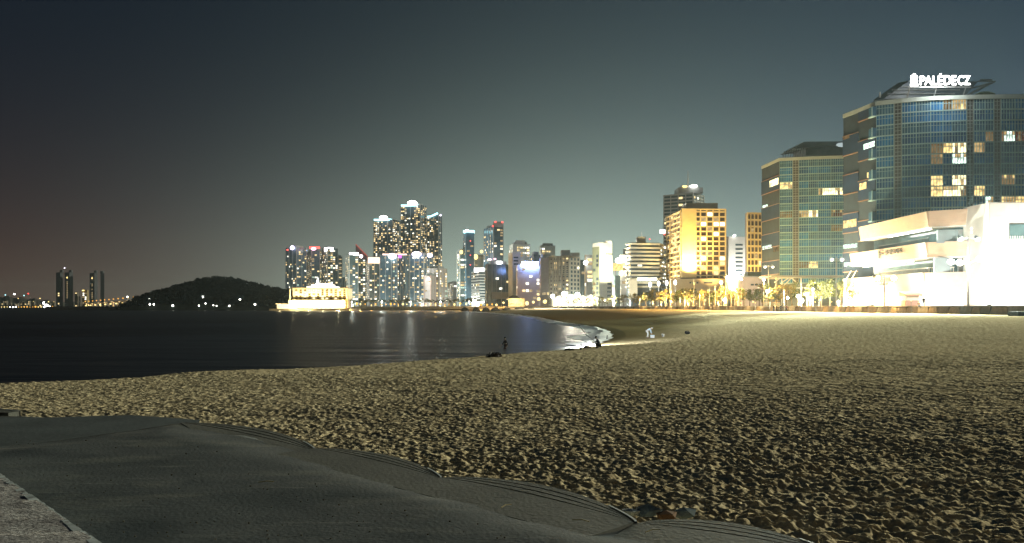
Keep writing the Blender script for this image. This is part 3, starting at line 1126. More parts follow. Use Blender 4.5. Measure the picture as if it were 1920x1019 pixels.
    b.roofbox('louvre_base', 922, 952, 548, 561, PALE, -2, 3)
    # white stepped tower with round top windows
    b = Bld('white_tower', 'narrow white tower with dark slot openings near its top', 953, 961, 976, 780, 16, 473, 'tower')
    b.core(WHITEW)
    fr = b.faces()[1]
    for k in (0, 1, 2):
        b.fbox(b.dark, fr, 1.2, 5.8, b.z1 - 6 - k * 3.2, b.z1 - 4.6 - k * 3.2, -0.2, 0.08)
    b.piers(fr, b.z0, b.z1 - 16, 3.0, 0.8, 0.4)
    b.finish(None, WHITEW, GLASS)
    b = apt('lattice_tower', 'white gridded apartment tower behind the blue-signed hotel', 955, 962, 994, 930, 10, 458, WHITEW, p=0.5, colp=0.2, tones=MIXW, seed=22, band=WHITEW, pier=WHITEW, pcw=6, bh=0.7)
    b.roofbox('roof_plant', 966, 984, 451, 458, WHITEW, 3, 8)
    b = apt('blue_sign_hotel', 'mauve hotel with bright blue rooftop sign', 968, 970, 1014, 720, 6, 497, PINKW, p=0.14, colp=0.0, tones=MIXW, seed=23, crown=False, cw=3.2)
    b.roofbox('roof_sign', 979, 1009, 491, 498, em('sign_blue', (0.22, 0.40, 1.0), 75, sample=True), -2, 2)
    b = apt('glass_block', 'blue-grey glass block behind the blue-signed hotel', 994, 1000, 1013, 800, 10, 478, GLASS_B, p=0.1, seed=24)
    b = apt('white_tower', 'white gridded tower top rising behind pinkish block', 1012, 1015, 1041, 1000, 8, 461, WHITEW, p=0.35, colp=0.1, tones=MIXW, seed=25, band=WHITEW, pier=WHITEW, pcw=6, bh=0.7)
    b = apt('pink_block', 'plain pinkish block with blank front beside the big beige hotel', 1012, 1014, 1036, 700, 6, 484, PINKW, p=0.10, colp=0, tones=MIXW, seed=26, pier=PINKW, pcw=6)
    b.rooflamp(1039, 484, 2, LS)
    # big beige hotel
    b = Bld('beige_hotel', 'large beige hotel with rows of balconies and stepped top', 1030, 1068, 1088, 640, 40, 480, 'hotel')
    b.core(BEIGE)
    fl, fr = b.faces()
    b.windows(fl, b.z0 + 6, b.z1 - 1, 3.1, 3.6, 0.18, MIXY, 0.6, 0.6, 0.08, 61, dark=True)
    b.bands(fl, b.z0 + 6, b.z1, 3.1, 0.7, 0.9)
    b.piers(fl, b.z0, b.z1, 3.6, 0.5, 0.9)
    b.windows(fr, b.z0 + 6, b.z1 - 1, 3.1, 4.0, 0.08, MIXW, 0.5, 0.6, 0.08, 62, dark=True)
    b.finish(BEIGE, BEIGE, GLASS)
    b.roofbox('roof_plant', 1053, 1069, 469, 481, GREY, 8, 14)
    b.roofbox('stair_tower', 1069, 1087, 474, 481, PALE, 3, 8)
    # added glowing hall that stands in for the white glare at its foot
    Dm = dwall(1075) + 34
    r = thing('glare_hall', 'added glowing hall for the white glare at foot of the big beige hotel', 'hall', (P(1075, Dm).x, Dm, G))
    ro = tuple(r.location)
    for k in range(9):
        x0 = P(1037 + k * 8.4, Dm).x; x1 = P(1037 + (k + 1) * 8.4 - 0.8, Dm).x
        mb = MB(); mb.box((x0, Dm, G + 0.1), (x1, Dm + 0.5, ZZ(559 - 5 * math.sin(k / 8 * math.pi), Dm))); mb.build('glare_pane', em('glare_white', (1.0, 0.90, 0.62), 2.6, var=0.7, scale=0.5), r, ro)
    mb = MB(); mb.box((P(1035, Dm).x, Dm + 0.6, G), (P(1113, Dm).x, Dm + 12, ZZ(560, Dm))); mb.build('wall', WHITEW, r, ro)
    b = apt('glass_block', 'grey glass block standing right of the big beige hotel', 1085, 1088, 1102, 690, 8, 488, GLASS, p=0.1, seed=27, crown=False)
    b = apt('white_block', 'slim white block flooded by light beside the slanted-top hotel', 1096, 1099, 1113, 660, 8, 478, WHITEW, p=0.3, tones=MIXW, seed=28, crown=False)
    b.rooflamp(1098, 493, 4, LW, 4, dd=-3)
    # hotel with tall floodlit blank gable and slanted parapet
    b = Bld('gable_hotel', 'hotel with floodlit blank white gable and dark green side', 1111, 1124, 1148, 600, 25, 455, 'hotel')
    gg = mat('green_render', (0.24, 0.27, 0.17), 0.8, 0.1, 0.2)
    b.core(WHITEW)
    fl, fr = b.faces()
    b.fbox(b.pier, fl, 0, fl[3], b.z0, b.z1 - 3, -0.1, 0.15)
    b.windows(fl, b.z0 + 5, b.z1 - 5, 3.2, 3.2, 0.12, MIXY, seed=63, proud=0.25, dark=True, pd=0.5)
    A, u, n, L = fr
    b.fbox(b.band, fr, 0, L, b.z0 + 20, b.z0 + 20.8, -0.1, 0.5)
    for k in range(5):
        b.fbox(b.dark, fr, L - 4.4, L - 1.0, b.z0 + 4 + k * 3.1, b.z0 + 5.4 + k * 3.1, -0.1, 0.1)
    b.finish(BEIGE, gg, GLASS)
    b.roofbox('parapet_block', 1135, 1147, 452, 456, WHITEW, 3, 6)
    mb = MB()
    c = A + u * (L * 0.62) + n * 0.12
    for k, w in enumerate((0.9, 0.7, 0.9, 0.8, 0.7, 0.8)):
        p = A + u * (L * 0.55 + k * 1.05)
        b.fbox(mb, fr, L * 0.5 + k * 1.0, L * 0.5 + k * 1.0 + w * 0.8, b.z1 - 9, b.z1 - 8, 0, 0.12)
    mb.build('gable_lettering', DARKS, b.root, b.off)
    lamp('SPOT', Vector((*(A + u * (L * 0.45) + n * 12), G + 20)), 1.3e5, (1, 0.9, 0.55), b.root, 0.4, (*(A + u * L * 0.45), b.z1 - 8), 150, 1.0)
    # narrow buildings
    b = apt('narrow_block', 'narrow teal glass block with lit yellow billboard beside gable hotel', 1148, 1153, 1163, 560, 14, 517, GLASS_G, p=0.05, colp=0, seed=29, crown=False)
    b.roofbox('billboard', 1150, 1168, 494, 508, em('billboard_yellow', (1.0, 0.72, 0.25), 1.3, var=0.4, scale=0.6), 0, 1.2)
    b.roofbox('billboard_post', 1152, 1155, 508, 517, STEEL, 0.3, 0.8)
    b.rooflamp(1160, 489, 6, LW, 5, dd=-1)
    b = apt('white_block', 'thin floodlit white block left of the striped hotel', 1161, 1164, 1177, 600, 10, 478, WHITEW, p=0.25, seed=30, tones=MIXY, crown=False, band=WHITEW, bh=0.6)
    b.roofbox('roof_tank', 1169, 1174, 467, 478, DARKS, 2, 2)
    # striped hotel, slightly bowed front made of three faces
    b = Bld('striped_hotel', 'dark hotel with long horizontal cream balcony stripes', 1175, 1183, 1236, 560, 10, 455, 'hotel')
    b.core(GLASS)
    CREAM = mat('cream_render', (0.50, 0.47, 0.36), 0.8, 0.1, 0.2)
    wing = [tuple(b.R), tuple(P(1254, b.R.y + 26).xy), tuple(P(1262, b.R.y + 46).xy), tuple(b.B)]
    fl, fr = b.faces()
    fw = b.frame(b.R, wing[1])
    mb = MB(); mb.prism([tuple(b.R - Vector((0.3, -0.3))), wing[1], wing[2], tuple(b.B)], b.z0, b.z1)
    mb.build('wing', GLASS, b.root, b.off)
    fh = 2.72
    for k in range(12):
        z = b.z1 - 0.6 - k * fh
        if z < b.z0 + 11:
            break
        for f in (fl, fr, fw):
            mb = MB(); b.fbox(mb, f, -0.2, f[3] + 0.2, z - 1.0, z + 0.2, -0.2, 0.9)
            mb.build('balcony_band', CREAM, b.root, b.off)
    for f, sd, p in ((fr, 71, 0.13), (fw, 72, 0.25), (fl, 73, 0.3)):
        b.windows(f, b.z1 - 0.6 - 10 * fh - fh * 0.4, b.z1 - 1.2, fh, 3.4, p, MIXW, 0.8, 0.6, 0.2, sd, dark=True, pd=0.3)
    b.finish(None, None, DARKS)
    b.roofbox('canopy_light', 1196, 1232, 521, 527, em('canopy_white', (1, 0.97, 0.75), 3, var=0.4, scale=0.5), -3, 3)
    b.roofbox('lobby_wall', 1180, 1195, 524, 560, CREAM, -2.4, 2)
    b.roofbox('roof_plant', 1196, 1211, 444, 456, GREY, 6, 8)
    mb = MB(); q = P(1203, 568); mb.tube([(q.x, q.y, b.z1), (q.x, q.y, b.z1 + 9)], [0.5, 0.1], 5)
    mb.build('antenna', STEEL, b.root, b.off)
    b.roofbox('roof_sign', 1238, 1247, 431, 438, LS, 20, 1); b.rooflamp(1246, 440, 1.3, LR, dd=18); b.rooflamp(1218, 449, 1.2, LR, dd=3)
    # tall grey tower behind
    b = apt('grey_tower', 'tall grey tower with antenna mast rising behind yellow hotel', 1244, 1300, 1320, 800, 35, 362, GLASS_G, p=0.14, colp=0.0, tones=MIXY, seed=31, band=PALE, pier=PALE, bh=1.3, crown=False, cw=4.5, fh=3.4)
    b.roofbox('upper_block', 1272, 1318, 352, 363, GREY, 6, 20)
    b.roofbox('roof_plant', 1279, 1309, 348, 353, PALE, 8, 10)
    b.rooflamp(1284, 350, 5, LY, 2, dd=5); b.rooflamp(1301, 349, 7, LW, 1.8, dd=5)
    mb = MB(); q = P(1290, 812); mb.tube([(q.x, q.y, ZZ(350, 812)), (q.x, q.y, ZZ(320, 812))], [0.7, 0.25], 6)
    mb.build('antenna', PALE, b.root, b.off)
    # white hotel between the two yellow ones
    b = apt('white_hotel', 'white floodlit hotel with short dark window slots', 1360, 1366, 1400, 620, 10, 444, WHITEW, p=0.0, colp=0, seed=32, crown=False)
    fr = b.faces()[1]
    for k in range(9):
        mb = MB(); b.fbox(mb, fr, fr[3] * 0.38, fr[3] * 0.78, b.z1 - 7 - k * 3.3, b.z1 - 5.6 - k * 3.3, -0.1, 0.12)
        mb.build('window', GLASS, b.root, b.off)
    b.rooflamp(1377, 442, 2.5, LW, 1.5)
    A, u, n, L = fr
    lamp('SPOT', Vector((*(A + u * (L * 0.5) + n * 14), G + 9)), 1.6e5, (1, 0.96, 0.85), b.root, 0.4, (*(A + u * L * 0.5), G + 30), 110)
skyline()

def window_grid(b, fr, u0, u1, nx, z0, z1, nz, glass, lit, mx=0.14, mz=0.22, proud=0.05, name='window'):
    """one object per window; lit maps (column, row from top) to a material"""
    A, u, n, L = fr
    cw = (u1 - u0) / nx; fh = (z1 - z0) / nz
    w, h = cw * (1 - 2 * mx), fh * (1 - 2 * mz)
    meshes = {}
    rz = math.atan2(u.y, u.x)
    for i in range(nx):
        for k in range(nz):
            m = lit.get((i, k), glass)
            if m is None:
                continue
            if m.name not in meshes:
                mb = MB(); mb.box((0, -proud, 0), (w, 0.3, h)); meshes[m.name] = mb.mesh('window', m)
            p = A + u * (u0 + i * cw + cw * mx)
            z = z1 - (k + 1) * fh + fh * mz
            link(name, meshes[m.name], b.root, (p.x - b.off[0], p.y - b.off[1], z - b.off[2]), rz)

YELLOWR = mat('ochre_render', (0.60, 0.44, 0.20), 0.8, 0.08, 0.3)
def yellow_hotel():
    b = Bld('yellow_hotel', 'tall ochre hotel with floodlit blank panel and square window grid', 1251, 1278, 1361, 540, 4, 394, 'hotel')
    b.core(mat('dark_bronze', (0.10, 0.07, 0.04), 0.6, 0.2, 0.5))
    fl, fr = b.faces()
    A, u, n, L = fr
    zt = b.z1; zb = ZZ(521, 540)
    k1 = L * 26 / 83; k2 = L * 35 / 83
    mb = MB(); b.fbox(mb, fr, 0, k1, zb, zt, -0.1, 0.8); mb.build('blank_panel', YELLOWR, b.root, b.off)
    nz = 13
    lit_front = {(1, 0): WHITE, (2, 1): DIM, (0, 2): WHITE, (2, 2): WHITE, (3, 2): WHITE, (1, 3): DIM, (2, 4): WHITE, (0, 5): WHITE, (0, 8): DIM, (1, 8): DIM, (0, 9): WHITE, (3, 9): WHITE, (3, 10): WARM, (0, 11): WARM, (2, 11): WARM, (2, 12): WARM, (0, 1): DIM}
    gl = mat('hotel_glass', (0.07, 0.045, 0.03), 0.2, 0.3, 0.4, spec=0.6)
    window_grid(b, fr, k2, L - 0.4, 4, zb + 1.5, zt - 1.2, nz, gl, lit_front, 0.10, 0.13, 0.12)
    window_grid(b, fr, k1 + 0.3, k2 - 0.3, 1, zb + 1.5, zt - 1.2, nz, gl, {(0, 2): DIM, (0, 5): DIM, (0, 9): DIM, (0, 10): DIM}, 0.12, 0.2, 0.12)
    # frame of the grid
    mb = MB()
    cw = (L - 0.4 - k2) / 4
    for i in range(5):
        c = k2 + i * cw
        b.fbox(mb, fr, c - 0.38, c + 0.38, zb, zt, -0.1, 0.75)
    b.fbox(mb, fr, k1, k1 + 0.5, zb, zt, -0.1, 0.7)
    mb.build('pier', YELLOWR, b.root, b.off)
    fh = (zt - 1.2 - zb - 1.5) / nz
    for k in range(nz + 1):
        mb = MB(); b.fbox(mb, fr, k1 + 0.1, L, zb + 1.5 + k * fh - 0.42, zb + 1.5 + k * fh + 0.42, -0.1, 0.62)
        mb.build('floor_slab', YELLOWR, b.root, b.off)
    mb = MB(); b.fbox(mb, fr, 0, L, zt, zt + 0.9, -0.6, 0.95); mb.build('cornice', YELLOWR, b.root, b.off)
    # side with balconies
    rnd = random.Random(5)
    lit_s = {(i, k): (WARM if rnd.random() < 0.5 else DIM) for i in range(4) for k in range(nz) if rnd.random() < 0.34}
    window_grid(b, fl, 1.0, fl[3] - 0.8, 4, zb + 1.5, zt - 1.2, nz, gl, lit_s, 0.10, 0.16, 0.1)
    for k in range(nz + 1):
        mb = MB(); b.fbox(mb, fl, 0.2, fl[3] - 0.2, zb + 1.5 + k * fh - 0.5, zb + 1.5 + k * fh + 0.5, -0.1, 1.1)
        mb.build('balcony', YELLOWR, b.root, b.off)
    b.piers(fl, zb, zt, fl[3] / 4, 0.5, 1.0)
    b.finish(None, YELLOWR)
    b.roofbox('penthouse', 1286, 1346, 381, 394, GREY, 5, 14)
    b.roofbox('base_block', 1258, 1362, 523, 577, mat('tan_stone', (0.42, 0.31, 0.17), 0.8, 0.1, 0.2), -4, 5)
    for px in (1301, 1328):
        b.roofbox('base_window', px - 8, px + 8, 529, 532, DARKS, -4.3, 0.2)
    # uplighters on the base block wash the blank panel
    for t, e in ((0.16, 4.5e5),):
        q = A + u * (L * t) + n * 9
        lamp('SPOT', (q.x, q.y, ZZ(519, 540)), e, (1, 0.72, 0.22), b.root, 0.3, (*(A + u * L * 0.17), zb + 26), 110, 0.9)
    q = A + u * (L * 0.62) + n * 16
    lamp('SPOT', (q.x, q.y, ZZ(548, 540)), 0.8e5, (1, 0.68, 0.26), b.root, 0.3, (*(A + u * L * 0.6), zb + 28), 100, 0.9)
    q = fl[0] + fl[1] * (fl[3] * 0.6) + fl[2] * 18
    lamp('SPOT', (q.x, q.y, G + 14), 0.8e5, (1, 0.68, 0.24), b.root, 0.3, (*(fl[0] + fl[1] * fl[3] * 0.6), zb + 26), 110, 0.9)
yellow_hotel()

def yellow_hotel_small():
    b = Bld('ochre_hotel', 'smaller ochre hotel half hidden behind the left glass tower', 1397, 1400, 1455, 440, 12, 400, 'hotel')
    b.core(mat('bronze_wall', (0.14, 0.10, 0.05), 0.6, 0.2, 0.5))
    fl, fr = b.faces()
    A, u, n, L = fr
    zt = b.z1
    nz = 12
    fh = (zt - G - 8) / nz
    gl = MATS['hotel_glass']
    window_grid(b, fr, 0.5, L - 0.5, 8, G + 8, zt - 0.6, nz, gl, {(3, 7): WARM, (1, 2): DIM, (2, 6): DIM}, 0.12, 0.16, 0.1)
    for k in range(nz + 1):
        mb = MB(); b.fbox(mb, fr, 0, L, G + 8 + k * fh - 0.5, G + 8 + k * fh + 0.4, -0.1, 0.6)
        mb.build('floor_slab', YELLOWR, b.root, b.off)
    b.piers(fr, G, zt, (L - 1) / 8, 0.5, 0.7)
    b.finish(None, YELLOWR)
    q = A + u * (L * 0.35) + n * 22
    lamp('SPOT', (q.x, q.y, G + 8), 0.9e5, (1, 0.74, 0.28), b.root, 0.3, (*(A + u * L * 0.3), zt - 16), 110, 0.9)
yellow_hotel_small()

# ------------------------------------------------------------------ the two glass towers
T_BLUE = mat('pane_blue', (0.020, 0.130, 0.320), 0.12, 0.35, 0.6, spec=0.7, stretch=(1, 1, 0.4))
T_TEAL = mat('pane_teal', (0.040, 0.110, 0.190), 0.12, 0.35, 0.6, spec=0.7, stretch=(1, 1, 0.4))
T_NAVY = mat('pane_navy', (0.015, 0.070, 0.180), 0.12, 0.35, 0.6, spec=0.7, stretch=(1, 1, 0.4))
MULL = mat('mullion_grey', (0.26, 0.40, 0.43), 0.5, 0.1, 1)
LOUV = mat('louvre_grey', (0.24, 0.27, 0.27), 0.6, 0.15, 1)
N_WARM = em('near_window_warm', (1.0, 0.72, 0.27), 1.35, var=0.75, scale=0.8)
N_WHITE = em('near_window_white', (1.0, 0.86, 0.48), 2.2, var=0.7, scale=0.7)
N_COOL = em('near_window_cool', (0.80, 1.0, 0.85), 1.6, var=0.9, scale=0.9)
N_DIM = em('near_window_dim', (1.0, 0.58, 0.20), 0.16, var=0.7, scale=0.6)
N_CURTAIN = em('near_window_curtain', (1.0, 0.66, 0.26), 0.55, var=0.5, scale=0.9)
N_SHADE = em('near_window_shade', (0.9, 0.55, 0.22), 0.20, var=0.5, scale=0.9)
N_RED = em('near_window_red', (1.0, 0.25, 0.1), 0.06, var=0.7, scale=0.6)

def glass_tower(name, label, hp, zroof, nfl, bays, lits, leftpts, left_lit, fh, rootpx, depth):
    """hp: list of (column, height in rows above the horizon) of the roof line along the front; bays: (column0, column1, kind)"""
    def Dp(px):
        return zroof * FPX / float(np.interp(px, [a for a, b in hp], [b for a, b in hp]))
    def pt(px):
        D = Dp(px)
        return Vector(((px - 960) / FPX * D, D))
    base = pt(rootpx)
    root = thing(name, label, 'tower', (base.x, base.y, G))
    off = (base.x, base.y, G)
    ztop = H + zroof
    # core
    fx = [pt(a) for a in [bays[0][0]] + [b[1] for b in bays]]
    lp = [Vector(p) for p in leftpts]
    by_ = max(lp[0].y + 6, fx[-1].y + depth)
    back = [Vector((fx[-1].x, by_)), Vector((lp[0].x / lp[0].y * by_ + 2.5, by_))]
    foot = fx + back + lp
    cen = sum(foot, Vector((0, 0))) / len(foot)
    core = [tuple(p + (cen - p).normalized() * 0.35) for p in foot]
    mb = MB(); mb.prism(core, G, ztop - 0.3)
    mb.build('wall', mat('tower_core', (0.10, 0.12, 0.13), 0.6, 0.2, 0.3), root, off)
    def frm(a, b):
        u = (b - a).normalized()
        return a, u, Vector((u.y, -u.x)), (b - a).length
    rnd = random.Random(hash(rootpx) % 1000)
    for (p0, p1, kd) in bays:
        a, b = pt(p0), pt(p1)
        A, u, n, L = frm(a, b)
        rz = math.atan2(u.y, u.x)
        mcache = {}
        for k in range(nfl):
            z1 = ztop - 1.1 - k * fh; z0 = z1 - fh
            loc = (A.x - off[0], A.y - off[1], z0 - off[2])
            if kd == 'l':
                if 'l' not in mcache:
                    mb = MB()
                    mb.box((0.12, 0.12, 0.15), (L - 0.12, 0.5, fh - 0.1))
                    mb.box((0.05, -0.1, 0.0), (L - 0.05, 0.3, 0.22), 1)
                    for q in (0.0, 0.5, 1.0):
                        x = 0.1 + q * (L - 0.36)
                        mb.box((x, -0.06, 0.22), (x + 0.16, 0.2, fh - 0.02), 1)
                    for q in (0.38, 0.72):
                        mb.box((0.1, -0.02, fh * q), (L - 0.1, 0.18, fh * q + 0.13), 1)
                    mcache['l'] = mb.mesh('louvre_panel', [DARKS, LOUV])
                link('louvre_panel', mcache['l'], root, loc, rz)
                continue
            m = None
            for (q0, q1, kk, mm) in lits:
                if kk == k and p0 >= q0 - 1 and p1 <= q1 + 1:
                    m = mm
            if m is None:
                m = (T_TEAL if rnd.random() < 0.75 else T_BLUE) if k % 2 == 0 else (T_BLUE if rnd.random() < 0.6 else T_NAVY)
            key = m.name
            is_lit = key.startswith('near_window')
            if is_lit:
                mb = MB()
                npn = max(2, round(L / 0.78)); cw = L / npn
                state = 0
                for i in range(npn):
                    if rnd.random() < 0.45:
                        state = rnd.choice((0, 0, 1, 2, 3))
                    x0_, x1_ = i * cw + 0.05, (i + 1) * cw - 0.05
                    zs = fh * 0.64 if rnd.random() < 0.5 else fh - 0.06
                    mb.box((x0_, 0.03, 0.30), (x1_, 0.3, zs), state)
                    if zs < fh - 0.1:
                        mb.box((x0_, 0.03, zs), (x1_, 0.3, fh - 0.06), rnd.choice((0, 1, 1)))
                mcache[key] = mb.mesh('window', [m, N_DIM if m is N_DIM else N_CURTAIN, N_SHADE, m])
            elif key not in mcache:
                mb = MB()
                npn = max(2, round(L / 0.78)); cw = L / npn
                for i in range(npn):
                    dz = rnd.uniform(-0.015, 0.015)
                    mb.box((i * cw + 0.05, 0.03 + dz, 0.30), ((i + 1) * cw - 0.05, 0.3, fh - 0.06))
                mcache[key] = mb.mesh('window', m)
            w = link('window', mcache[key], root, loc, rz)
            if 'mull' not in mcache:
                mb = MB()
                npn = max(2, round(L / 0.78)); cw = L / npn
                for i in range(npn + 1):
                    x = min(max(i * cw, 0.05), L - 0.05)
                    mb.box((x - 0.055, -0.10, 0.26), (x + 0.055, 0.28, fh - 0.02))
                mb.box((0, -0.16, -0.06), (L, 0.3, 0.26))
                mb.box((0, -0.07, fh * 0.66), (L, 0.25, fh * 0.66 + 0.09))
                mcache['mull'] = mb.mesh('mullion', MULL)
            mo = bpy.data.objects.new('mullion', mcache['mull'])
            COL.objects.link(mo)
            mo.parent = w
    # roof parapet following the front and the side
    mb = MB()
    ring = lp + fx
    for a, b in zip(ring[:-1], ring[1:]):
        A, u, n, L = frm(a, b)
        q = [A + n * 0.35, b + n * 0.35, b - n * 0.3, A - n * 0.3]
        mb.prism([(p.x, p.y) for p in q], ztop - 1.1, ztop)
    mb.build('parapet', mat('parapet_stone', (0.33, 0.38, 0.36), 0.7, 0.1, 0.5), root, off)
    # receding side: staggered two-storey cladding panels and ledges with orange light put into their colour
    navy = mat('cladding_navy', (0.018, 0.032, 0.065), 0.7, 0.15, 0.4, spec=0.08)
    taupe = mat('cladding_taupe', (0.035, 0.045, 0.055), 0.8, 0.15, 0.4, spec=0.08)
    orange_edge = mat('orange_lit_ledge', (0.22, 0.12, 0.06), 0.5, 0.15, 1)
    sp = lp + [fx[0]]
    for i, (a, b) in enumerate(zip(sp[:-1], sp[1:])):
        A, u, n, L = frm(a, b)
        z = ztop - 1.2
        k = i
        first = True
        while z > G + 4:
            hgt = fh * (1 if first and i % 2 else 2) * 0.98
            mb = MB()
            q = [A + n * (0.12 + 0.25 * (k % 2)) + u * 0.02, b + n * (0.12 + 0.25 * (k % 2)) - u * 0.02, b - n * 0.3, A - n * 0.3]
            mb.prism([(p.x, p.y) for p in q], z - hgt + 0.25, z)
            pn = mb.build('cladding_panel', navy if k % 2 else taupe, root, off)
            mb = MB()
            q = [A + n * 0.5 + u * 0.02, b + n * 0.5 - u * 0.02, b - n * 0.2, A - n * 0.2]
            mb.prism([(p.x, p.y) for p in q], z - hgt + 0.02, z - hgt + 0.24)
            mb.build('ledge', orange_edge, pn, off)
            z -= hgt
            k += 1
            first = False
        for (t0, t1, zz0, zz1, m, j) in left_lit:
            if j == i:
                mb = MB()
                nn = 4
                for q_ in range(nn):
                    a0 = t0 + (t1 - t0) * q_ / nn + 0.004; a1 = t0 + (t1 - t0) * (q_ + 1) / nn - 0.004
                    q = [A + u * (L * a0) + n * 0.46, A + u * (L * a1) + n * 0.46, A + u * (L * a1), A + u * (L * a0)]
                    mb.prism([(p.x, p.y) for p in q], zz0, zz1)
                mb.build('side_window', m, root, off)
    return root, off, pt, ztop

def towers():
    hp = [(1642, 384), (1700, 390.5), (1752, 394), (1812, 396), (1870, 397), (1920, 397.5), (2100, 398)]
    bays = [(1643, 1676, 'w'), (1676, 1691, 'l'), (1691, 1718, 'w'), (1718, 1745, 'w'), (1745, 1768, 'w'), (1768, 1785, 'w'), (1785, 1812, 'w'), (1812, 1826, 'l'), (1826, 1847, 'w'),
            (1847, 1863, 'w'), (1863, 1877, 'l'), (1877, 1903, 'w'), (1903, 1926, 'w'), (1926, 1940, 'l'), (1940, 1985, 'w'), (1985, 2030, 'w')]
    li = [(1785, 1812, 0, N_WARM), (1768, 1785, 0, N_DIM), (1745, 1768, 4, N_DIM), (1768, 1785, 4, N_WARM), (1785, 1812, 4, N_WHITE), (1826, 1847, 4, N_WHITE), (1745, 1768, 5, N_WARM),
          (1785, 1812, 5, N_COOL), (1745, 1768, 7, N_WARM), (1785, 1812, 7, N_WHITE), (1877, 1903, 7, N_WARM), (1745, 1768, 8, N_WARM), (1768, 1812, 8, N_WHITE), (1826, 1847, 8, N_WARM),
          (1877, 1926, 9, N_WARM), (1847, 1863, 9, N_COOL), (1877, 1903, 3, N_COOL), (1903, 1926, 3, N_RED), (1847, 1863, 3, N_DIM)]
    zr = 57.0
    a1 = P(1582, zr * FPX / 360); a2 = P(1611, zr * FPX / 371)
    H_ = H
    def zrow(y, D): return ZZ(y, D)
    left_lit = [(0.05, 0.45, zrow(256, 232), zrow(249, 232), N_DIM, 0), (0.35, 0.98, zrow(279, 226), zrow(269, 226), N_COOL, 1), (0.1, 0.5, zrow(362, 235), zrow(350, 235), N_WARM, 1),
                (0.55, 0.98, zrow(334, 226), zrow(324, 226), N_WARM, 1), (0.05, 0.9, zrow(428, 236), zrow(414, 236), N_WARM, 0), (0.05, 0.9, zrow(466, 236), zrow(459, 236), N_COOL, 0),
                (0.1, 0.7, zrow(500, 236), zrow(493, 236), N_COOL, 0)]
    root, off, pt, zt = glass_tower('glass_tower', 'large curved blue glass tower with lit rooftop sign', hp, zr, 13, bays, li, [(a1.x, a1.y), (a2.x, a2.y)], left_lit, 2.92, 1643, 34)
    # small fin blocks on every second floor at the corner
    A = pt(1643)
    for k in range(0, 12, 2):
        z1 = zt - 1.4 - k * 2.92
        mb = MB(); mb.box((A.x - 1.15, A.y - 0.12, z1 - 2.5), (A.x + 0.05, A.y + 2.2, z1 - 0.1))
        w = mb.build('corner_window', T_TEAL, root, off)
        mb = MB(); mb.box((A.x - 1.3, A.y - 0.3, z1 - 2.8), (A.x + 0.1, A.y + 2.3, z1 - 2.52)); mb.box((A.x - 1.25, A.y - 0.22, z1 - 2.52), (A.x - 1.13, A.y + 0.1, z1))
        mb.build('corner_frame', MULL, w, off)
    # slanted roof canopy with truss end
    Dr = 226.0
    def RP(px, py, d=0): return (P(px, Dr + d).x, Dr + d, ZZ(py, Dr + d))
    c = [RP(1656, 186), RP(1706, 151), RP(1834, 153), RP(1806, 184)]
    mb = MB()
    n_ = Vector((0, 7.0, 1.2))
    vs = [Vector(p) for p in c] + [Vector(p) + n_ for p in c]
    mb.add(vs, [(0, 3, 2, 1), (4, 5, 6, 7), (0, 1, 5, 4), (1, 2, 6, 5), (2, 3, 7, 6), (3, 0, 4, 7)])
    mb.build('roof_canopy', mat('canopy_dark', (0.035, 0.05, 0.065), 0.5, 0.3, 0.5), root, off)
    mb = MB()
    for q0, q1 in (((1806, 184), (1866, 153)), ((1834, 153), (1866, 153)), ((1812, 180), (1850, 157)), ((1826, 172), (1852, 158)), ((1820, 166), (1858, 156)), ((1838, 150), (1860, 150))):
        mb.tube([RP(*q0), RP(*q1)], 0.22, 5)
        mb.tube([RP(*q0, 7), RP(*q1, 7)], 0.22, 5)
    for px, py in ((1866, 153), (1850, 157), (1834, 153), (1806, 184)):
        mb.tube([RP(px, py), RP(px, py, 7)], 0.18, 5)
    mb.build('roof_truss', DARKS, root, off)
    mb = MB()
    for x0, x1, y in ((1664, 1790, 176), (1672, 1800, 169), (1690, 1815, 163)):
        mb.tube([RP(x0, y, -0.7), RP(x1, y, -0.7)], 0.13, 5)
    mb.build('canopy_rail', STEEL, root, off)
    mb = MB(); mb.ball(RP(1846, 180, 2), (3.2, 2, 1.2), 9, 5); mb.ball(RP(1838, 182, 2), (1.8, 1.6, 0.9), 8, 5)
    mb.build('roof_shrub', mat('dark_shrub', (0.03, 0.05, 0.02), 0.9, 0.4, 2), root, off)
    mb = MB(); p = RP(1650, 183, -3); mb.tube([p, (p[0], p[1], ZZ(173, Dr - 3))], 0.22, 6)
    mb.build('roof_post', PALE, root, off)
    # rooftop sign: emblem and letters on a frame
    Ds = 216.0
    def SP(px, py): return Vector((P(px, Ds).x, Ds, ZZ(py, Ds)))
    s = thing('rooftop_sign', 'glowing white lettered sign on roof of large glass tower', 'sign', (SP(1705, 163).x, Ds, SP(1705, 163).z))
    so = tuple(s.location)
    mb = MB()
    mb.box(tuple(SP(1703, 163.5) + Vector((0, 0, -0.15))), tuple(SP(1821, 163.5) + Vector((0, 0.3, 0.15))))
    for px in (1707, 1757, 1812):
        q = SP(px, 163); mb.tube([(q.x, Ds + 0.15, q.z), (q.x, Ds + 2.0, zt - 0.3)], 0.14, 5)
    mb.build('sign_frame', STEEL, s, so)
    glow = em('letter_white', (1.0, 1.0, 0.97), 9, sample=False)
    mb = MB()
    q = SP(1714, 149)
    for k in range(6):
        a = k * math.tau / 6 + math.pi / 2
        mb.ball((q.x + 0.62 * math.cos(a), Ds, q.z + 0.95 * math.sin(a)), (0.46, 0.2, 0.62), 8, 6)
    mb.ball((q.x, Ds, q.z), (0.8, 0.2, 0.9), 8, 6)
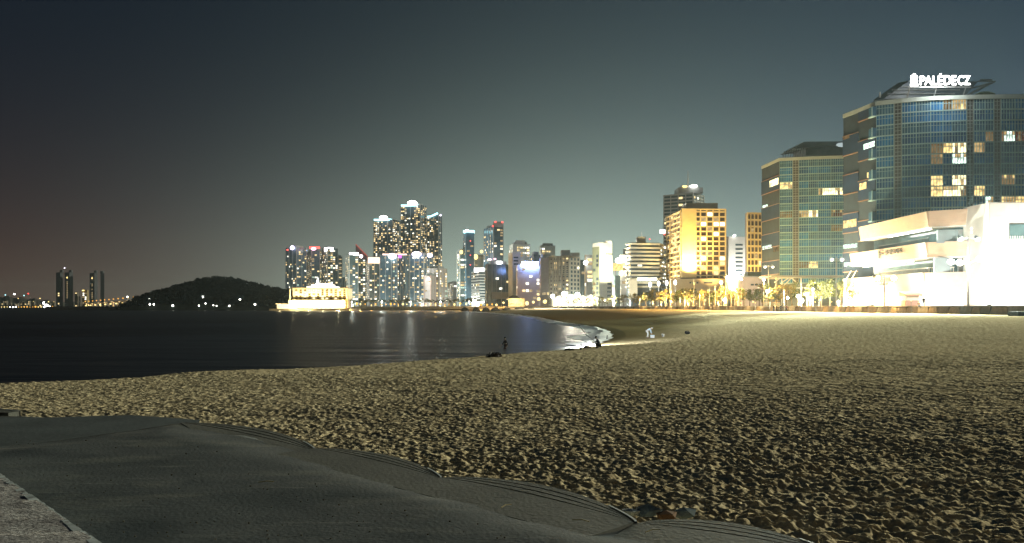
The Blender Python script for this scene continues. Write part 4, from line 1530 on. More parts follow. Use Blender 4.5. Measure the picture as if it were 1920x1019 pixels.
    mb.prism([(q.x - 0.95, Ds - 0.2), (q.x + 0.95, Ds - 0.2), (q.x + 0.95, Ds + 0.2), (q.x - 0.95, Ds + 0.2)], q.z - 1.85, q.z - 1.2)
    mb.build('emblem', glow, s, so)
    def word(t, px0, px1, y0, y1, m, parent, po, D, name, rot=None, ext=0.12, bold=0.012):
        cu = bpy.data.curves.new(name, 'FONT')
        cu.body = t; cu.extrude = 0.5; cu.offset = bold
        ob = bpy.data.objects.new(name, cu); COL.objects.link(ob)
        dg = bpy.context.evaluated_depsgraph_get()
        me = bpy.data.meshes.new_from_object(ob.evaluated_get(dg))
        bpy.data.objects.remove(ob)
        co = np.empty(len(me.vertices) * 3); me.vertices.foreach_get('co', co); co = co.reshape(-1, 3)
        lo, hi = co.min(0), co.max(0)
        a = P(px0, D); b_ = P(px1, D)
        X = a.x + (co[:, 0] - lo[0]) / (hi[0] - lo[0]) * (b_.x - a.x)
        Z = ZZ(y1, D) + (co[:, 1] - lo[1]) / (hi[1] - lo[1]) * (ZZ(y0, D) - ZZ(y1, D))
        Y = D - co[:, 2] * 2 * ext
        if rot:
            # lay on a vertical plane through two plan points
            (ax, ay), (bx, by) = rot
            T = (X - X.min()) / (X.max() - X.min())
            nx, ny = (by - ay), -(bx - ax)
            ln = math.hypot(nx, ny)
            w_ = (D - Y)
            X = ax + T * (bx - ax) + nx / ln * w_; Y = ay + T * (by - ay) + ny / ln * w_
        me.vertices.foreach_set('co', np.stack([X - po[0], Y - po[1], Z - po[2]], 1).ravel())
        me.materials.clear(); me.materials.append(m)
        me.update()
        return link(name, me, parent)
    towers.word = word
    word('PALÉ', 1725, 1767, 138.5, 159.5, glow, s, so, Ds, 'lettering')
    word('DE', 1770, 1793, 142, 159.5, glow, s, so, Ds, 'lettering')
    word('CZ', 1796, 1819, 142, 159.5, glow, s, so, Ds, 'lettering')
    lamp('POINT', tuple(SP(1760, 150) + Vector((0, -2.5, 0))), 9000, (1, 1, 0.95), s, 1.0)

    # second tower
    hp2 = [(1462, 278), (1520, 281), (1582, 283), (1660, 284)]
    bays2 = [(1462, 1486, 'w'), (1486, 1498, 'l'), (1498, 1516, 'w'), (1516, 1534, 'w'), (1534, 1558, 'w'), (1558, 1583, 'w'), (1583, 1600, 'l'), (1600, 1640, 'w')]
    li2 = [(1462, 1486, 3, N_WARM), (1534, 1583, 4, N_WHITE), (1498, 1534, 7, N_WHITE), (1462, 1486, 7, N_DIM), (1558, 1583, 7, N_RED), (1498, 1516, 14, N_DIM), (1516, 1534, 14, N_WARM), (1558, 1583, 9, N_DIM)]
    zr2 = 58.0
    b1 = P(1429, zr2 * FPX / 263)
    ll2 = [(0.5, 0.98, ZZ(349, 318), ZZ(337, 318), N_WHITE, 0), (0.1, 0.35, ZZ(388, 325), ZZ(384, 325), N_COOL, 0), (0.08, 0.6, ZZ(467, 325), ZZ(461, 325), N_COOL, 0), (0.7, 0.95, ZZ(472, 316), ZZ(464, 316), N_DIM, 0)]
    root2, off2, pt2, zt2 = glass_tower('glass_tower', 'smaller curved dark glass tower left of the signed one', hp2, zr2, 17, bays2, li2, [(b1.x, b1.y)], ll2, 2.82, 1462, 30)
    Dr = 322.0
    def RQ(px, py, d=0): return (P(px, Dr + d).x, Dr + d, ZZ(py, Dr + d))
    mb = MB()
    mb.box(RQ(1511, 292), (RQ(1600, 292)[0], Dr + 14, ZZ(272, Dr)))
    mb.build('roof_block', DARKS, root2, off2)
    c = [RQ(1486, 279, -2), RQ(1508, 266, -2), RQ(1600, 265, -2), RQ(1600, 271, -2)]
    mb = MB(); vs = [Vector(p) for p in c] + [Vector(p) + Vector((0, 16, 0.5)) for p in c]
    mb.add(vs, [(0, 3, 2, 1), (4, 5, 6, 7), (0, 1, 5, 4), (1, 2, 6, 5), (2, 3, 7, 6), (3, 0, 4, 7)])
    mb.build('roof_canopy', MATS['canopy_dark'], root2, off2)
    mb = MB()
    for q in range(9):
        x = 1468 + q * 4.5
        mb.tube([RQ(x, 297, -6), RQ(x + 3, 284 - q * 0.8, -4)], 0.15, 5)
    mb.tube([RQ(1466, 291, -6), RQ(1512, 279, -4)], 0.15, 5)
    mb.build('roof_truss', DARKS, root2, off2)
    mb = MB(); mb.ball(RQ(1578, 272, -3.5), (2.2, 0.6, 0.9), 8, 5)
    mb.build('roof_light', em('soft_white', (0.8, 0.95, 1.0), 0.5), root2, off2)
towers()

# ------------------------------------------------------------------ floodlit podium in front of the large tower
def podium():
    L_ = Vector((96.8, 222)); C_ = Vector((96.4, 185)); R1 = Vector((104.8, 179.5)); R2 = Vector((150, 175))
    root = thing('podium_building', 'floodlit peach podium with stacked balcony bands below glass tower', 'building', (96.4, 185, G))
    off = (96.4, 185, G)
    peach = mat('peach_siding', (0.56, 0.40, 0.27), 0.7, 0.08, 0.5)
    white = mat('podium_white', (0.74, 0.70, 0.64), 0.7, 0.06, 0.5)
    pglass = mat('podium_glass', (0.10, 0.17, 0.18), 0.12, 0.25, 0.3, spec=0.7)
    # core set back
    mb = MB()
    ins = [L_ + Vector((3.6, 0)), C_ + Vector((3.6, 3.2)), R1 + Vector((1.0, 3.4)), R2 + Vector((0, 3.2)), Vector((150, 214)), Vector((110, 226))]
    mb.prism([tuple(p) for p in ins], G, H + 21.5)
    mb.build('inner_wall', pglass, root, off)
    def frm(a, b):
        u = (b - a).normalized()
        return a, u, Vector((u.y, -u.x)), (b - a).length
    def band(path, z0, z1, m, nb=7, flare=0.6, name='balcony_band'):
        """stack of overlapping boards, top leaning out"""
        for a, b in path:
            A, u, n, L = frm(a, b)
            mb = MB()
            h = (z1 - z0) / nb
            for k in range(nb):
                o0 = flare * k / nb; 
                q = [A + n * (0.10 + o0), b + n * (0.10 + o0), b - n * 1.2, A - n * 1.2]
                mb.prism([(p.x, p.y) for p in q], z0 + k * h + 0.02, z0 + (k + 1) * h - 0.02)
                q = [A + n * (0.02 + o0), b + n * (0.02 + o0), b - n * 1.1, A - n * 1.1]
                mb.prism([(p.x, p.y) for p in q], z0 + (k + 1) * h - 0.019, z0 + (k + 1) * h + 0.019)
            mb.build(name, m, root, off)
            mb = MB()
            q = [A + n * 0.1, b + n * 0.1, b - n * 4.0, A - n * 4.0]
            mb.prism([(p.x, p.y) for p in q], z0 - 0.25, z0)
            mb.build('soffit', white, root, off)
    E = lambda z: H + z
    half = Vector((109.0, 178.9))
    band([(L_, C_), (C_, R1), (R1, R2)], E(18.4), E(22.0), peach)
    band([(L_ + Vector((-1.2, 3)), C_ + Vector((-0.3, 0))), (C_ + Vector((-0.3, 0)), R1 - Vector((1.6, -1.0)))], E(11.4), E(14.8), peach)
    band([(L_ + Vector((-2.4, 5)), C_ + Vector((-0.8, 0))), (C_ + Vector((-0.8, 0)), R1 - Vector((0.4, 0.4))), (R1 - Vector((0.4, 0.4)), R2)], E(3.6), E(7.8), peach)
    # ground floor
    mb = MB()
    g = [L_ + Vector((-2.0, 4)), C_ + Vector((0.2, 0.6)), R1 + Vector((0, 0.8)), R2 + Vector((0, 0.6)), Vector((150, 200)), Vector((112, 222))]
    mb.prism([tuple(p) for p in g], G, E(3.6))
    mb.build('ground_floor', white, root, off)
    fr = frm(g[0], g[1])
    A, u, n, L = fr
    for t0, t1, m, nm in ((0.28, 0.36, pglass, 'door'), (0.55, 0.60, white, 'column'), (0.66, 0.71, white, 'column'), (0.77, 0.82, white, 'column'), (0.88, 0.93, white, 'column')):
        mb = MB(); q = [A + u * (L * t0) + n * 0.25, A + u * (L * t1) + n * 0.25, A + u * (L * t1) - n * 0.2, A + u * (L * t0) - n * 0.2]
        mb.prism([(p.x, p.y) for p in q], G + 0.01, E(3.3)); mb.build(nm, m, root, off)
    fr2 = frm(g[1], g[2])
    for k in range(4):
        A2, u2, n2, L2 = fr2
        mb = MB(); q = [A2 + u2 * (L2 * (0.08 + k * 0.23)) + n2 * 0.08, A2 + u2 * (L2 * (0.26 + k * 0.23)) + n2 * 0.08, A2 + u2 * (L2 * (0.26 + k * 0.23)), A2 + u2 * (L2 * (0.08 + k * 0.23))]
        mb.prism([(p.x, p.y) for p in q], G + 0.1, E(2.9)); mb.build('shop_window', em('shop_white', (1, 0.93, 0.8), 3.0, var=0.3), root, off)
    # white lift tower on the right
    def Q(px, D): return P(px, D)
    mb = MB()
    x0 = P(1855, 172).x
    mb.box((x0, 172, G), (150, 182, E(22.4)))
    mb.build('lift_tower', white, root, off)
    pw_, ph_ = 3.1, 2.78
    pm = MB(); pm.box((0.02, -0.06, 0.02), (pw_ - 0.02, 0.1, ph_ - 0.02)); pm = pm.mesh('facade_panel', white)
    for i in range(9):
        for k in range(8):
            cx = x0 + i * pw_; cz = G + k * ph_
            pxc = 960 + FPX * (cx + pw_ / 2) / 172; pyc = HOR - FPX * (cz + ph_ / 2 - H) / 172
            if (1885 < pxc < 2020 and 415 < pyc < 455) or (480 < pyc < 503):
                continue
            link('facade_panel', pm, root, (cx - off[0], 172 - off[1], cz - off[2]))
    for nm, px0, px1, y0, y1, m in (('window', 1893, 1935, 421, 449, pglass), ('recess_strip', 1860, 2000, 487, 498, mat('grey_strip', (0.34, 0.38, 0.37), 0.6)), ('window', 1960, 2010, 421, 449, pglass)):
        a = P(px0, 171.8); b = P(px1, 171.8)
        mb = MB(); mb.box((a.x, 171.8, ZZ(y1, 172)), (b.x, 172.3, ZZ(y0, 172))); mb.build(nm, m, root, off)
    mb = MB()
    for k in range(10):
        px = 1895 + k * 4.4; a = P(px, 171.6)
        mb.tube([(a.x, 171.7, ZZ(449, 172)), (a.x, 171.7, ZZ(443, 172))], 0.09, 4)
    mb.build('railing', white, root, off)
    # wall between corner terrace and lift tower, dark bays
    for px0, px1, y0, y1, m, nm in ((1758, 1796, 431, 456, mat('grey_bay', (0.22, 0.27, 0.29), 0.6, 0.1, 0.3), 'bay_wall'), (1752, 1785, 484, 511, MATS['grey_bay'], 'bay_wall'), (1797, 1816, 431, 515, mat('mauve_bay', (0.30, 0.28, 0.28), 0.7), 'bay_wall')):
        D = 182.6
        a = P(px0, D); b = P(px1, D)
        mb = MB(); mb.box((a.x, D, ZZ(y1, D)), (b.x, D + 0.5, ZZ(y0, D))); mb.build(nm, m, root, off)
    # balcony railings
    def rail(a, b, z, step=0.55, name='railing', m=white):
        A, u, n, L = frm(a, b)
        mb = MB()
        k = 0.0
        while k < L:
            p = A + u * k
            mb.tube([(p.x, p.y, z), (p.x, p.y, z + 1.15)], 0.07, 4)
            k += step
        mb.tube([(*A, z + 1.15), (*b, z + 1.15)], 0.08, 4)
        mb.build(name, m, root, off)
    rail(L_ + Vector((0.4, -10)), C_ + Vector((0.2, 0.2)), E(14.8), m=mat('rail_dark', (0.10, 0.12, 0.12), 0.5))
    rail(L_ + Vector((0.0, -12)), C_ + Vector((0.0, 0.2)), E(7.8))
    rail(C_ + Vector((0.1, 0.1)), R1 + Vector((-4, 2.7)), E(7.8))
    # linear lights under the bands
    for z, a, b in ((18.1, 0.42, 0.98), (11.1, 0.02, 0.75)):
        A, u, n, L = frm(L_, C_)
        q = [A + u * (L * a) - n * 0.3, A + u * (L * b) - n * 0.3, A + u * (L * b) - n * 1.0, A + u * (L * a) - n * 1.0]
        mb = MB(); mb.prism([(p.x, p.y) for p in q], E(z) - 0.22, E(z) - 0.02)
        mb.build('strip_light', em('strip_white', (1.0, 0.95, 0.82), 16, sample=True), root, off)
    a = P(1822, 178.5); b = P(1851, 178.5)
    for y in (429, 436):
        mb = MB(); mb.box((a.x, 178.5, ZZ(y + 0.8, 178.5)), (b.x, 178.8, ZZ(y - 0.8, 178.5))); mb.build('strip_light', LW, root, off)
    # lettering on the bands
    dk = mat('sign_dark', (0.10, 0.08, 0.06), 0.6)
    w = towers.word
    A, u, n, L = frm(L_ + Vector((-1.2, 3)), C_ + Vector((-0.3, 0)))
    def seg(px0, px1, flare):
        res = []
        for px in (px0, px1):
            m_ = (px - 960) / FPX
            A2 = A + n * flare
            t = (m_ * A2.y - A2.x) / (u.x - m_ * u.y)
            p = A2 + u * t
            res.append((p.x, p.y))
        return res
    s0 = seg(1660, 1691, 0.72)
    w('팔레드시즈', 0, 100, 470, 479.5, dk, root, off, 205.0, 'lettering', rot=s0)
    s1 = seg(1647, 1656, 0.72)
    w('F', 0, 100, 471, 486, dk, root, off, 210.0, 'emblem', rot=s1)
    A, u, n, L = frm(L_ + Vector((-2.4, 5)), C_ + Vector((-0.8, 0)))
    w('AGIO VALLEY', 0, 100, 523, 530, mat('sign_tan', (0.30, 0.21, 0.13), 0.6), root, off, 205.0, 'lettering', rot=seg(1640, 1676, 0.72))
    w('BUFFET', 0, 100, 532.5, 535.5, dk, root, off, 205.0, 'lettering', rot=seg(1649, 1664, 0.72))
podium()

# ------------------------------------------------------------------ headland with its wood
def headland():
    D0 = 900.0
    prof = [(266, 575), (271, 556), (280, 549), (300, 545), (320, 539), (340, 533), (360, 527), (380, 523), (400, 521), (425, 522), (450, 527), (470, 533), (490, 538), (510, 542), (530, 544), (548, 550), (575, 560), (600, 570)]
    xs = np.array([P(a, D0).x for a, b in prof]); hs = np.array([max(0, ZZ(b, D0) - 3.5) for a, b in prof])
    nx, ny = 110, 34
    X = np.linspace(xs[0] - 8, xs[-1] + 10, nx); Y = np.linspace(0, 1, ny)
    XX, T = np.meshgrid(X, Y, indexing='ij')
    hh = np.interp(XX, xs, hs, left=0, right=0)
    halfd = 70 + 0 * XX
    cross = np.clip(1 - np.abs(T * 2 - 1) ** 1.6, 0, 1)
    Z = hh * cross + 1.8 * (cross > 0) * np.clip(cross * 8, 0, 1) - 0.8 + 1.5 * fbm(XX / 15, T * 10, 5, 3) * cross
    YY = D0 - 62 + T * 150
    V = np.stack([XX.ravel(), YY.ravel(), Z.ravel()], 1)
    me = fast_mesh('headland', V, grid_faces(nx, ny))
    me.materials.append(mat('dark_earth', (0.02, 0.028, 0.024), 0.95, 0.3, 0.2, spec=0.05))
    o = link('headland', me, kind='structure')
    o['label'] = 'low dark headland beyond the bay'
    # wood covering it
    rng = np.random.default_rng(4)
    N = 1500
    tx = rng.uniform(xs[0] - 2, xs[-1] - 6, N); tt = rng.uniform(0.06, 0.62, N)
    tz = np.interp(tx, xs, hs) * np.clip(1 - np.abs(tt * 2 - 1) ** 1.6, 0, 1)
    ty = D0 - 62 + tt * 150
    K = 46
    sz = rng.uniform(1.6, 4.4, N)
    d = rng.normal(size=(N, K, 3)); d /= np.linalg.norm(d, axis=2, keepdims=True)
    d *= rng.uniform(0.55, 1.0, (N, K, 1))
    c = np.stack([tx, ty, tz + 1.6 + rng.uniform(-1, 2.0, N)], 1)[:, None, :] + d * np.stack([sz, sz, sz * 0.9], 1)[:, None, :]
    a = rng.normal(size=(N, K, 3)); b = rng.normal(size=(N, K, 3))
    a /= np.linalg.norm(a, axis=2, keepdims=True); b -= (a * b).sum(2, keepdims=True) * a; b /= np.linalg.norm(b, axis=2, keepdims=True)
    q = 0.85
    Vw = np.stack([c - a * q - b * q * .6, c + a * q - b * q * .6, c + a * q + b * q * .6, c - a * q + b * q * .6], 2).reshape(-1, 3)
    Vw[:, 2] = np.maximum(Vw[:, 2], 0.3)
    Fw = np.arange(len(Vw)).reshape(-1, 4)
    me = fast_mesh('wood', Vw, Fw)
    me.materials.append(mat('dark_foliage', (0.010, 0.022, 0.026), 0.95, 0.4, 0.3, spec=0.05))
    o = link('headland_wood', me, kind='stuff')
    tag(o, 'dense dark wood covering the low headland', 'wood')
headland()

def lamp_post(name, label, px, py, D, rpx, m, base=None, group=None, power=0, col=(1, 0.8, 0.5), arms=0, ry=None, polem=STEEL, pr=0.10):
    """street lamp whose light is seen at column px, row py"""
    z = ZZ(py, D)
    p = P(px, D)
    zb = G if base is None else base
    r = rpx / FPX * D
    if z < zb + r + 0.4:
        z = zb + r + 0.4
    root = thing(name, label, 'lamp', (p.x, p.y, zb), 0, group)
    off = (p.x, p.y, zb)
    mb = MB()
    if arms:
        w = arms / FPX * D
        mb.tube([(p.x, p.y, zb), (p.x, p.y, z + r * 0.3)], [pr * 1.3, pr * 0.8], 6)
        mb.build('pole', polem, root, off)
        mb = MB(); mb.tube([(p.x - w, p.y, z + r), (p.x, p.y, z + r * 1.3), (p.x + w, p.y, z + r)], pr * 0.7, 5)
        mb.build('arm', polem, root, off)
        for s_ in (-1, 1):
            mb = MB(); mb.ball((p.x + s_ * w, p.y, z), (r, r, (ry or rpx) / FPX * D), 8, 6)
            mb.build('globe', m, root, off, smooth=True)
    else:
        mb.tube([(p.x, p.y, zb), (p.x, p.y, z - r * 0.8)], [pr * 1.3, pr * 0.8], 6)
        mb.build('pole', polem, root, off)
        mb = MB(); mb.ball((p.x, p.y, z), (r, r, (ry or rpx) / FPX * D), 8, 6)
        mb.build('globe', m, root, off, smooth=True)
    if power:
        lamp('POINT', (p.x, p.y - r - 0.5, z), power, col, root, 0.4)
    return root

HL = [(280, 562, 3.0), (281, 571, 1.8), (288.5, 571, 1.9), (324, 573.5, 2.2), (350, 559, 3.2), (373, 573.5, 1.5), (380.5, 557.5, 3.6), (386, 565, 2.0), (385.5, 569.5, 1.3), (400, 573, 1.2), (406, 574, 1.1), (430, 574, 1.5), (450, 563.5, 3.2), (478, 571, 2.0)]
for i, (px, py, r) in enumerate(HL):
    D = 842 if py > 566 else 858
    p = P(px, D)
    lamp_post('path_lamp', f'white path lamp on dark headland, {nth(i)} counted from its left end', px, py, D, r * 0.8, LW, base=0.6 if py > 566 else 3.0, group='lamps along the headland shore', power=400 if r > 2.5 else 0, col=(0.9, 1, 0.9))

# ------------------------------------------------------------------ white seaside hotel at the far end of the bay
def seaside_hotel():
    D = 800.0
    def X(px): return P(px, D).x
    root = thing('seaside_hotel', 'brilliantly lit cream seaside hotel at the tip of the bay', 'hotel', (X(600), D, 2.5))
    off = (X(600), D, 2.5)
    cream = mat('cream_stone', (0.74, 0.66, 0.44), 0.8, 0.06, 0.2)
    mb = MB(); mb.box((X(549), D, ZZ(563, D)), (X(651), D + 26, ZZ(541, D))); mb.build('wall', cream, root, off)
    mb = MB(); mb.box((X(547), D - 2, ZZ(541, D)), (X(653), D + 28, ZZ(539.6, D))); mb.build('cornice', mat('cornice_brown', (0.22, 0.15, 0.07), 0.7), root, off)
    mb = MB(); mb.box((X(545), D - 8, 2.5), (X(650), D + 24, ZZ(563.5, D))); mb.build('podium', cream, root, off)
    wm = MB(); wm.box((0, -0.25, 0), (2.3, 0.3, 1.5)); wm = wm.mesh('window', mat('brown_glass', (0.12, 0.08, 0.03), 0.4))
    wl = MB(); wl.box((0, -0.25, 0), (2.3, 0.3, 1.5)); wl = wl.mesh('window', em('window_cream', (1, 0.85, 0.5), 2.0))
    rnd = random.Random(2)
    for i in range(12):
        for k in range(5):
            x = X(553.5 + i * 8.2); z = ZZ(561.5 - k * 3.9, D)
            link('window', wl if rnd.random() < 0.45 else wm, root, (x - off[0], D - off[1], z - off[2]))
    for k, y in enumerate((570.5, 577)):
        mb = MB()
        for i in range(12):
            a = X(548 + i * 8.4); b = X(548 + i * 8.4 + 7.2)
            mb.box((a, D - 8.3, ZZ(y + 1.4, D)), (b, D - 7.9, ZZ(y - 2.3, D)))
        mb.build('lit_gallery', em('gallery_glow', (1.0, 0.86, 0.5), 4.5, var=0.5, scale=0.08), root, off, kind='stuff')
    # stepped glowing roof pavilion with a spire
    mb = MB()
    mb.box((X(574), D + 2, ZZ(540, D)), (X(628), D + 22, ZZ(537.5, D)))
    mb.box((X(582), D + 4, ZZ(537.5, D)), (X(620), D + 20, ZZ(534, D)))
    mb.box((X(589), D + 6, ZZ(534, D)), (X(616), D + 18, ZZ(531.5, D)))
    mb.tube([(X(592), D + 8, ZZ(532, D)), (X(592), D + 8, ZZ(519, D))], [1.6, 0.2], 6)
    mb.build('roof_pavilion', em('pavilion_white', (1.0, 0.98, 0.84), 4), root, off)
    mb = MB(); 
    for px in (546, 652):
        mb.tube([(X(px), D - 4, 2.5), (X(px), D - 4, ZZ(542, D))], 0.7, 6)
    mb.build('corner_pier', cream, root, off)
    for px in (560, 585, 612, 640):
        lamp('POINT', (X(px), D - 14, ZZ(569, D)), 3.5e4, (1, 0.84, 0.45), root, 0.5)
    # pavilion on the rocks
    r2 = thing('beach_pavilion', 'low golden lit pavilion left of the white seaside hotel', 'pavilion', (X(530), 808, 1.5))
    o2 = tuple(r2.location)
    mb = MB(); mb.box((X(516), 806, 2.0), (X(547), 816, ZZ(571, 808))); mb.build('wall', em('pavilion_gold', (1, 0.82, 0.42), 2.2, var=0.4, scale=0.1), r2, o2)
    mb = MB(); mb.prism([(X(514), 804), (X(548.5), 804), (X(548.5), 818), (X(514), 818)], ZZ(570.8, 808), ZZ(569.5, 808)); mb.build('roof', BEIGE, r2, o2)
    lamp('POINT', (X(524), 800, 6), 0.8e4, (1, 0.8, 0.4), r2, 0.5)
    # quay under both
    mb = MB()
    mb.prism([(X(508), 794), (X(600), 786), (X(660), 786), (X(662), 840), (X(508), 840)], -1, 1.9)
    q = mb.build('quay', mat('quay_stone', (0.42, 0.35, 0.22), 0.85, 0.3, 0.3), kind='structure')
    q['label'] = 'low stone quay below the seaside hotel'
seaside_hotel()

# ------------------------------------------------------------------ far shore at the left
def far_shore():
    D = 2600.0
    nx = 90
    pxs = np.linspace(-260, 330, nx)
    prof = np.interp(pxs, [-260, -60, 0, 20, 60, 110, 160, 230, 330], [545, 552, 556, 557, 561, 566, 570, 574, 577])
    mb = MB()
    for i in range(nx):
        z = ZZ(prof[i], D + 300) + 4 * math.sin(i * 1.7) * (prof[i] < 574)
        a = P(pxs[i], D - 10); b = P(pxs[i], D + 300); c = P(pxs[i], D + 700)
        mb.v += [(a.x, a.y, -1), (a.x, a.y + 2, 2.0), (b.x, b.y, max(z, 3)), (c.x, c.y, 0)]
        if i:
            o = len(mb.v) - 8
            for k in range(3):
                mb.f.append((o + k, o + 4 + k, o + 5 + k, o + 1 + k)); mb.mi.append(0)
    o = mb.build('far_hill', mat('far_earth', (0.06, 0.05, 0.035), 0.95), kind='structure')
    o['label'] = 'low built-up hillside on the far shore'
    # four dark high-rises
    tw = mat('far_tower_wall', (0.06, 0.062, 0.075), 0.6, 0.1, 0.05)
    for j, (a, c, b, top, lab) in enumerate(((105, 113, 118, 511, 'leftmost of four dark high-rises on the far shore'), (121.5, 130, 137, 511, 'second dark high-rise on the far shore with one lit stair column'),
                                            (168, 177, 183, 512, 'third dark high-rise on the far shore with lit middle column'), (183, 189, 195.5, 513, 'rightmost of four dark high-rises on the far shore'))):
        b_ = Bld('high_rise', lab, a, c, b, 2350 + j * 15, 30, top, 'tower', base=1.0)
        b_.core(tw)
        mb = MB(); q = Vector(b_.foot[0]); mb.tube([(q.x, q.y + 8, b_.z1), (q.x, q.y + 8, b_.z1 + 7)], 5.5, 8); mb.build('roof_drum', tw, b_.root, b_.off)
        fr = b_.faces()[0]
        if j in (1, 2):
            for k in range(14):
                if random.random() < 0.6:
                    b_.fbox(b_.lit.setdefault('window_dim', MB()), fr, fr[3] * 0.45, fr[3] * 0.62, b_.z1 - 14 - k * 5.2, b_.z1 - 11 - k * 5.2, -0.2, 0.5)
            b_.rooflamp((a + c) / 2, top + 10, 1.3, LY, dd=-3)
        if j == 0:
            for k in (60, 66, 90):
                b_.fbox(b_.lit.setdefault('window_warm', MB()), fr, fr[3] * 0.5, fr[3] * 0.8, b_.z1 - k - 4, b_.z1 - k, -0.2, 0.5)
        b_.finish()
        if j == 1:
            b_.rooflamp(121, 503, 1.1, LV)
    b_ = Bld('lit_block', 'small golden lit block between the dark high-rises', 151, 154, 163, 2330, 15, 544, 'building', base=1.0)
    b_.core(mat('ochre_far', (0.35, 0.26, 0.12), 0.8))
    for i, f in enumerate(b_.faces()):
        b_.windows(f, 6, b_.z1 - 2, 5, 5, 0.55, MIXY, seed=90 + i, proud=0.5)
    b_.finish(); b_.rooflamp(156, 545, 2.5, LY, 1.2)
    # small buildings along the shore
    rnd = random.Random(21)
    k = 0
    px = 1.0
    while px < 104:
        w = rnd.uniform(4, 8)
        top = 575 - rnd.uniform(2.5, 9) - (3 if px < 60 else 0)
        b_ = Bld('shore_block', f'small dim block on far shore, {nth(k)} from the left picture edge', px, px + w * 0.35, px + w, 2440 + rnd.uniform(0, 90), 20, top, 'building', base=1.0, group='small blocks on the far shore')
        b_.core(mat('shore_wall', (0.20, 0.17, 0.13), 0.85))
        for i, f in enumerate(b_.faces()):
            b_.windows(f, 3, b_.z1 - 1, 5, 6, 0.22, MIXY, seed=200 + k * 2 + i, proud=0.4)
        b_.finish()
        px += w + rnd.uniform(0.5, 2.5)
        k += 1
    for px, w, top in ((138, 7, 548), (146, 4, 556), (160, 5, 552)):
        b_ = Bld('shore_block', {138: 'dim yellow-windowed block right of the second high-rise', 146: 'tiny dim block left of the golden lit block', 160: 'small block right of the golden lit block'}[px], px, px + 2, px + w, 2400, 20, top, 'building', base=1.0, group='small blocks on the far shore')
        b_.core(mat('shore_wall', (0.20, 0.17, 0.13), 0.85))
        for i, f in enumerate(b_.faces()):
            b_.windows(f, 3, b_.z1 - 1, 5, 5, 0.35, MIXY, seed=300 + px + i, proud=0.4)
        b_.finish()
    # shore lamps
    n = 0
    for px, py, r, m in ([(3 + i * 5.3, 576.2 + 0.3 * math.sin(i * 2.1), rnd.choice((0.9, 1.2, 1.5, 1.9)), rnd.choice((LY, LO, LO, LY, LW))) for i in range(31)] +
                         [(10, 553.5, 1.3, LC), (27, 552, 1.6, LW), (53, 551, 1.4, LR), (45, 554.5, 1.2, LC), (82, 568.5, 2.6, LW), (87, 575, 4.0, LW), (75, 560, 1.3, LY), (91, 566, 1.3, LY), (101, 567, 1.2, LY), (34, 560, 1.0, LY), (63, 566, 1.0, LY)]):
        p = P(px, 2410)
        nm = {'lamp_yellow': 'yellow', 'lamp_orange': 'orange', 'lamp_white': 'white', 'lamp_cyan': 'cyan', 'lamp_red': 'red'}[m.name]
        where = 'at the waterline' if py > 574 else 'up the hillside'
        lamp_post('shore_lamp', f'{nm} shore lamp {where} of far coast, {nth(n)} of the row', px, py, 2405 if py > 574 else 2700, r * 0.8, m, base=0.5 if py > 574 else ZZ(py, 2700) - 6, group='lamps on the far shore', pr=0.3)
        n += 1
    # viaduct with lamps climbing to the right
    Dv = 2000.0
    root = thing('viaduct', 'lamp-lit viaduct on columns leading to the headland', 'bridge', (P(160, Dv).x, Dv, 0))
    off = tuple(root.location)
    a = P(160, Dv); b = P(250, Dv - 380)
    za, zb = ZZ(570, Dv), ZZ(563, Dv - 380)
    mb = MB()
    d = (b - a); nrm = Vector((-d.y, d.x, 0)).normalized() * 6
    vs = [(*(a - nrm).xy, za - 2), (*(b - nrm).xy, zb - 2), (*(b + nrm).xy, zb - 2), (*(a + nrm).xy, za - 2), (*(a - nrm).xy, za), (*(b - nrm).xy, zb), (*(b + nrm).xy, zb), (*(a + nrm).xy, za)]
    mb.add(vs, [(0, 3, 2, 1), (4, 5, 6, 7), (0, 1, 5, 4), (1, 2, 6, 5), (2, 3, 7, 6), (3, 0, 4, 7)])
    mb.build('deck', BEIGE, root, off)
    for i in range(12):
        t = i / 11
        p = a.lerp(b, t); z = za + (zb - za) * t
        mb = MB(); mb.tube([(p.x, p.y, -1), (p.x, p.y, z - 2)], 1.6, 6); mb.build('column', BEIGE, root, off)
        mb = MB(); mb.tube([(p.x, p.y, z), (p.x, p.y, z + 5)], 0.2, 4); mb.ball((p.x, p.y, z + 5.5), 1.3, 7, 5, 1)
        mb.build('deck_lamp', [STEEL, LO], root, off)
    for i in range(7):
        t = (i + 0.5) / 7
        p = a.lerp(b, t); z = za + (zb - za) * t
        lamp('POINT', (p.x, p.y - 12, z - 5), 1.2e4, (1, 0.7, 0.35), root, 0.5)
    mb = MB()
    for i in range(9):
        p = a.lerp(b, (i + 0.5) / 9); z = za + (zb - za) * (i + 0.5) / 9
        mb.ball((p.x, p.y - 7, z - 5), (2.4, 1, 1.3), 7, 5)
    mb.build('under_lamp', LY, root, off, kind='stuff')
    # rocky tip with a small beacon
    rb = thing('harbour_beacon', 'slim white beacon on the dark rocks left of headland', 'beacon', (P(239, 1500).x, 1500, 2))
    mb = MB(); q = P(239, 1500); mb.tube([(q.x, 1500, 2), (q.x, 1500, ZZ(558, 1500))], [1.6, 0.9], 8); mb.ball((q.x, 1500, ZZ(557, 1500)), 1.2, 8, 6, 1)
    mb.build('tower', [WHITEW, LW], rb, tuple(rb.location))
    lamp_post('shore_lamp', 'large white shore lamp at the rocky tip left of the headland', 255, 562, 1400, 4.0, LW, base=3.0, power=3000, col=(1, 0.95, 0.85))
    mb = MB(); pts = []
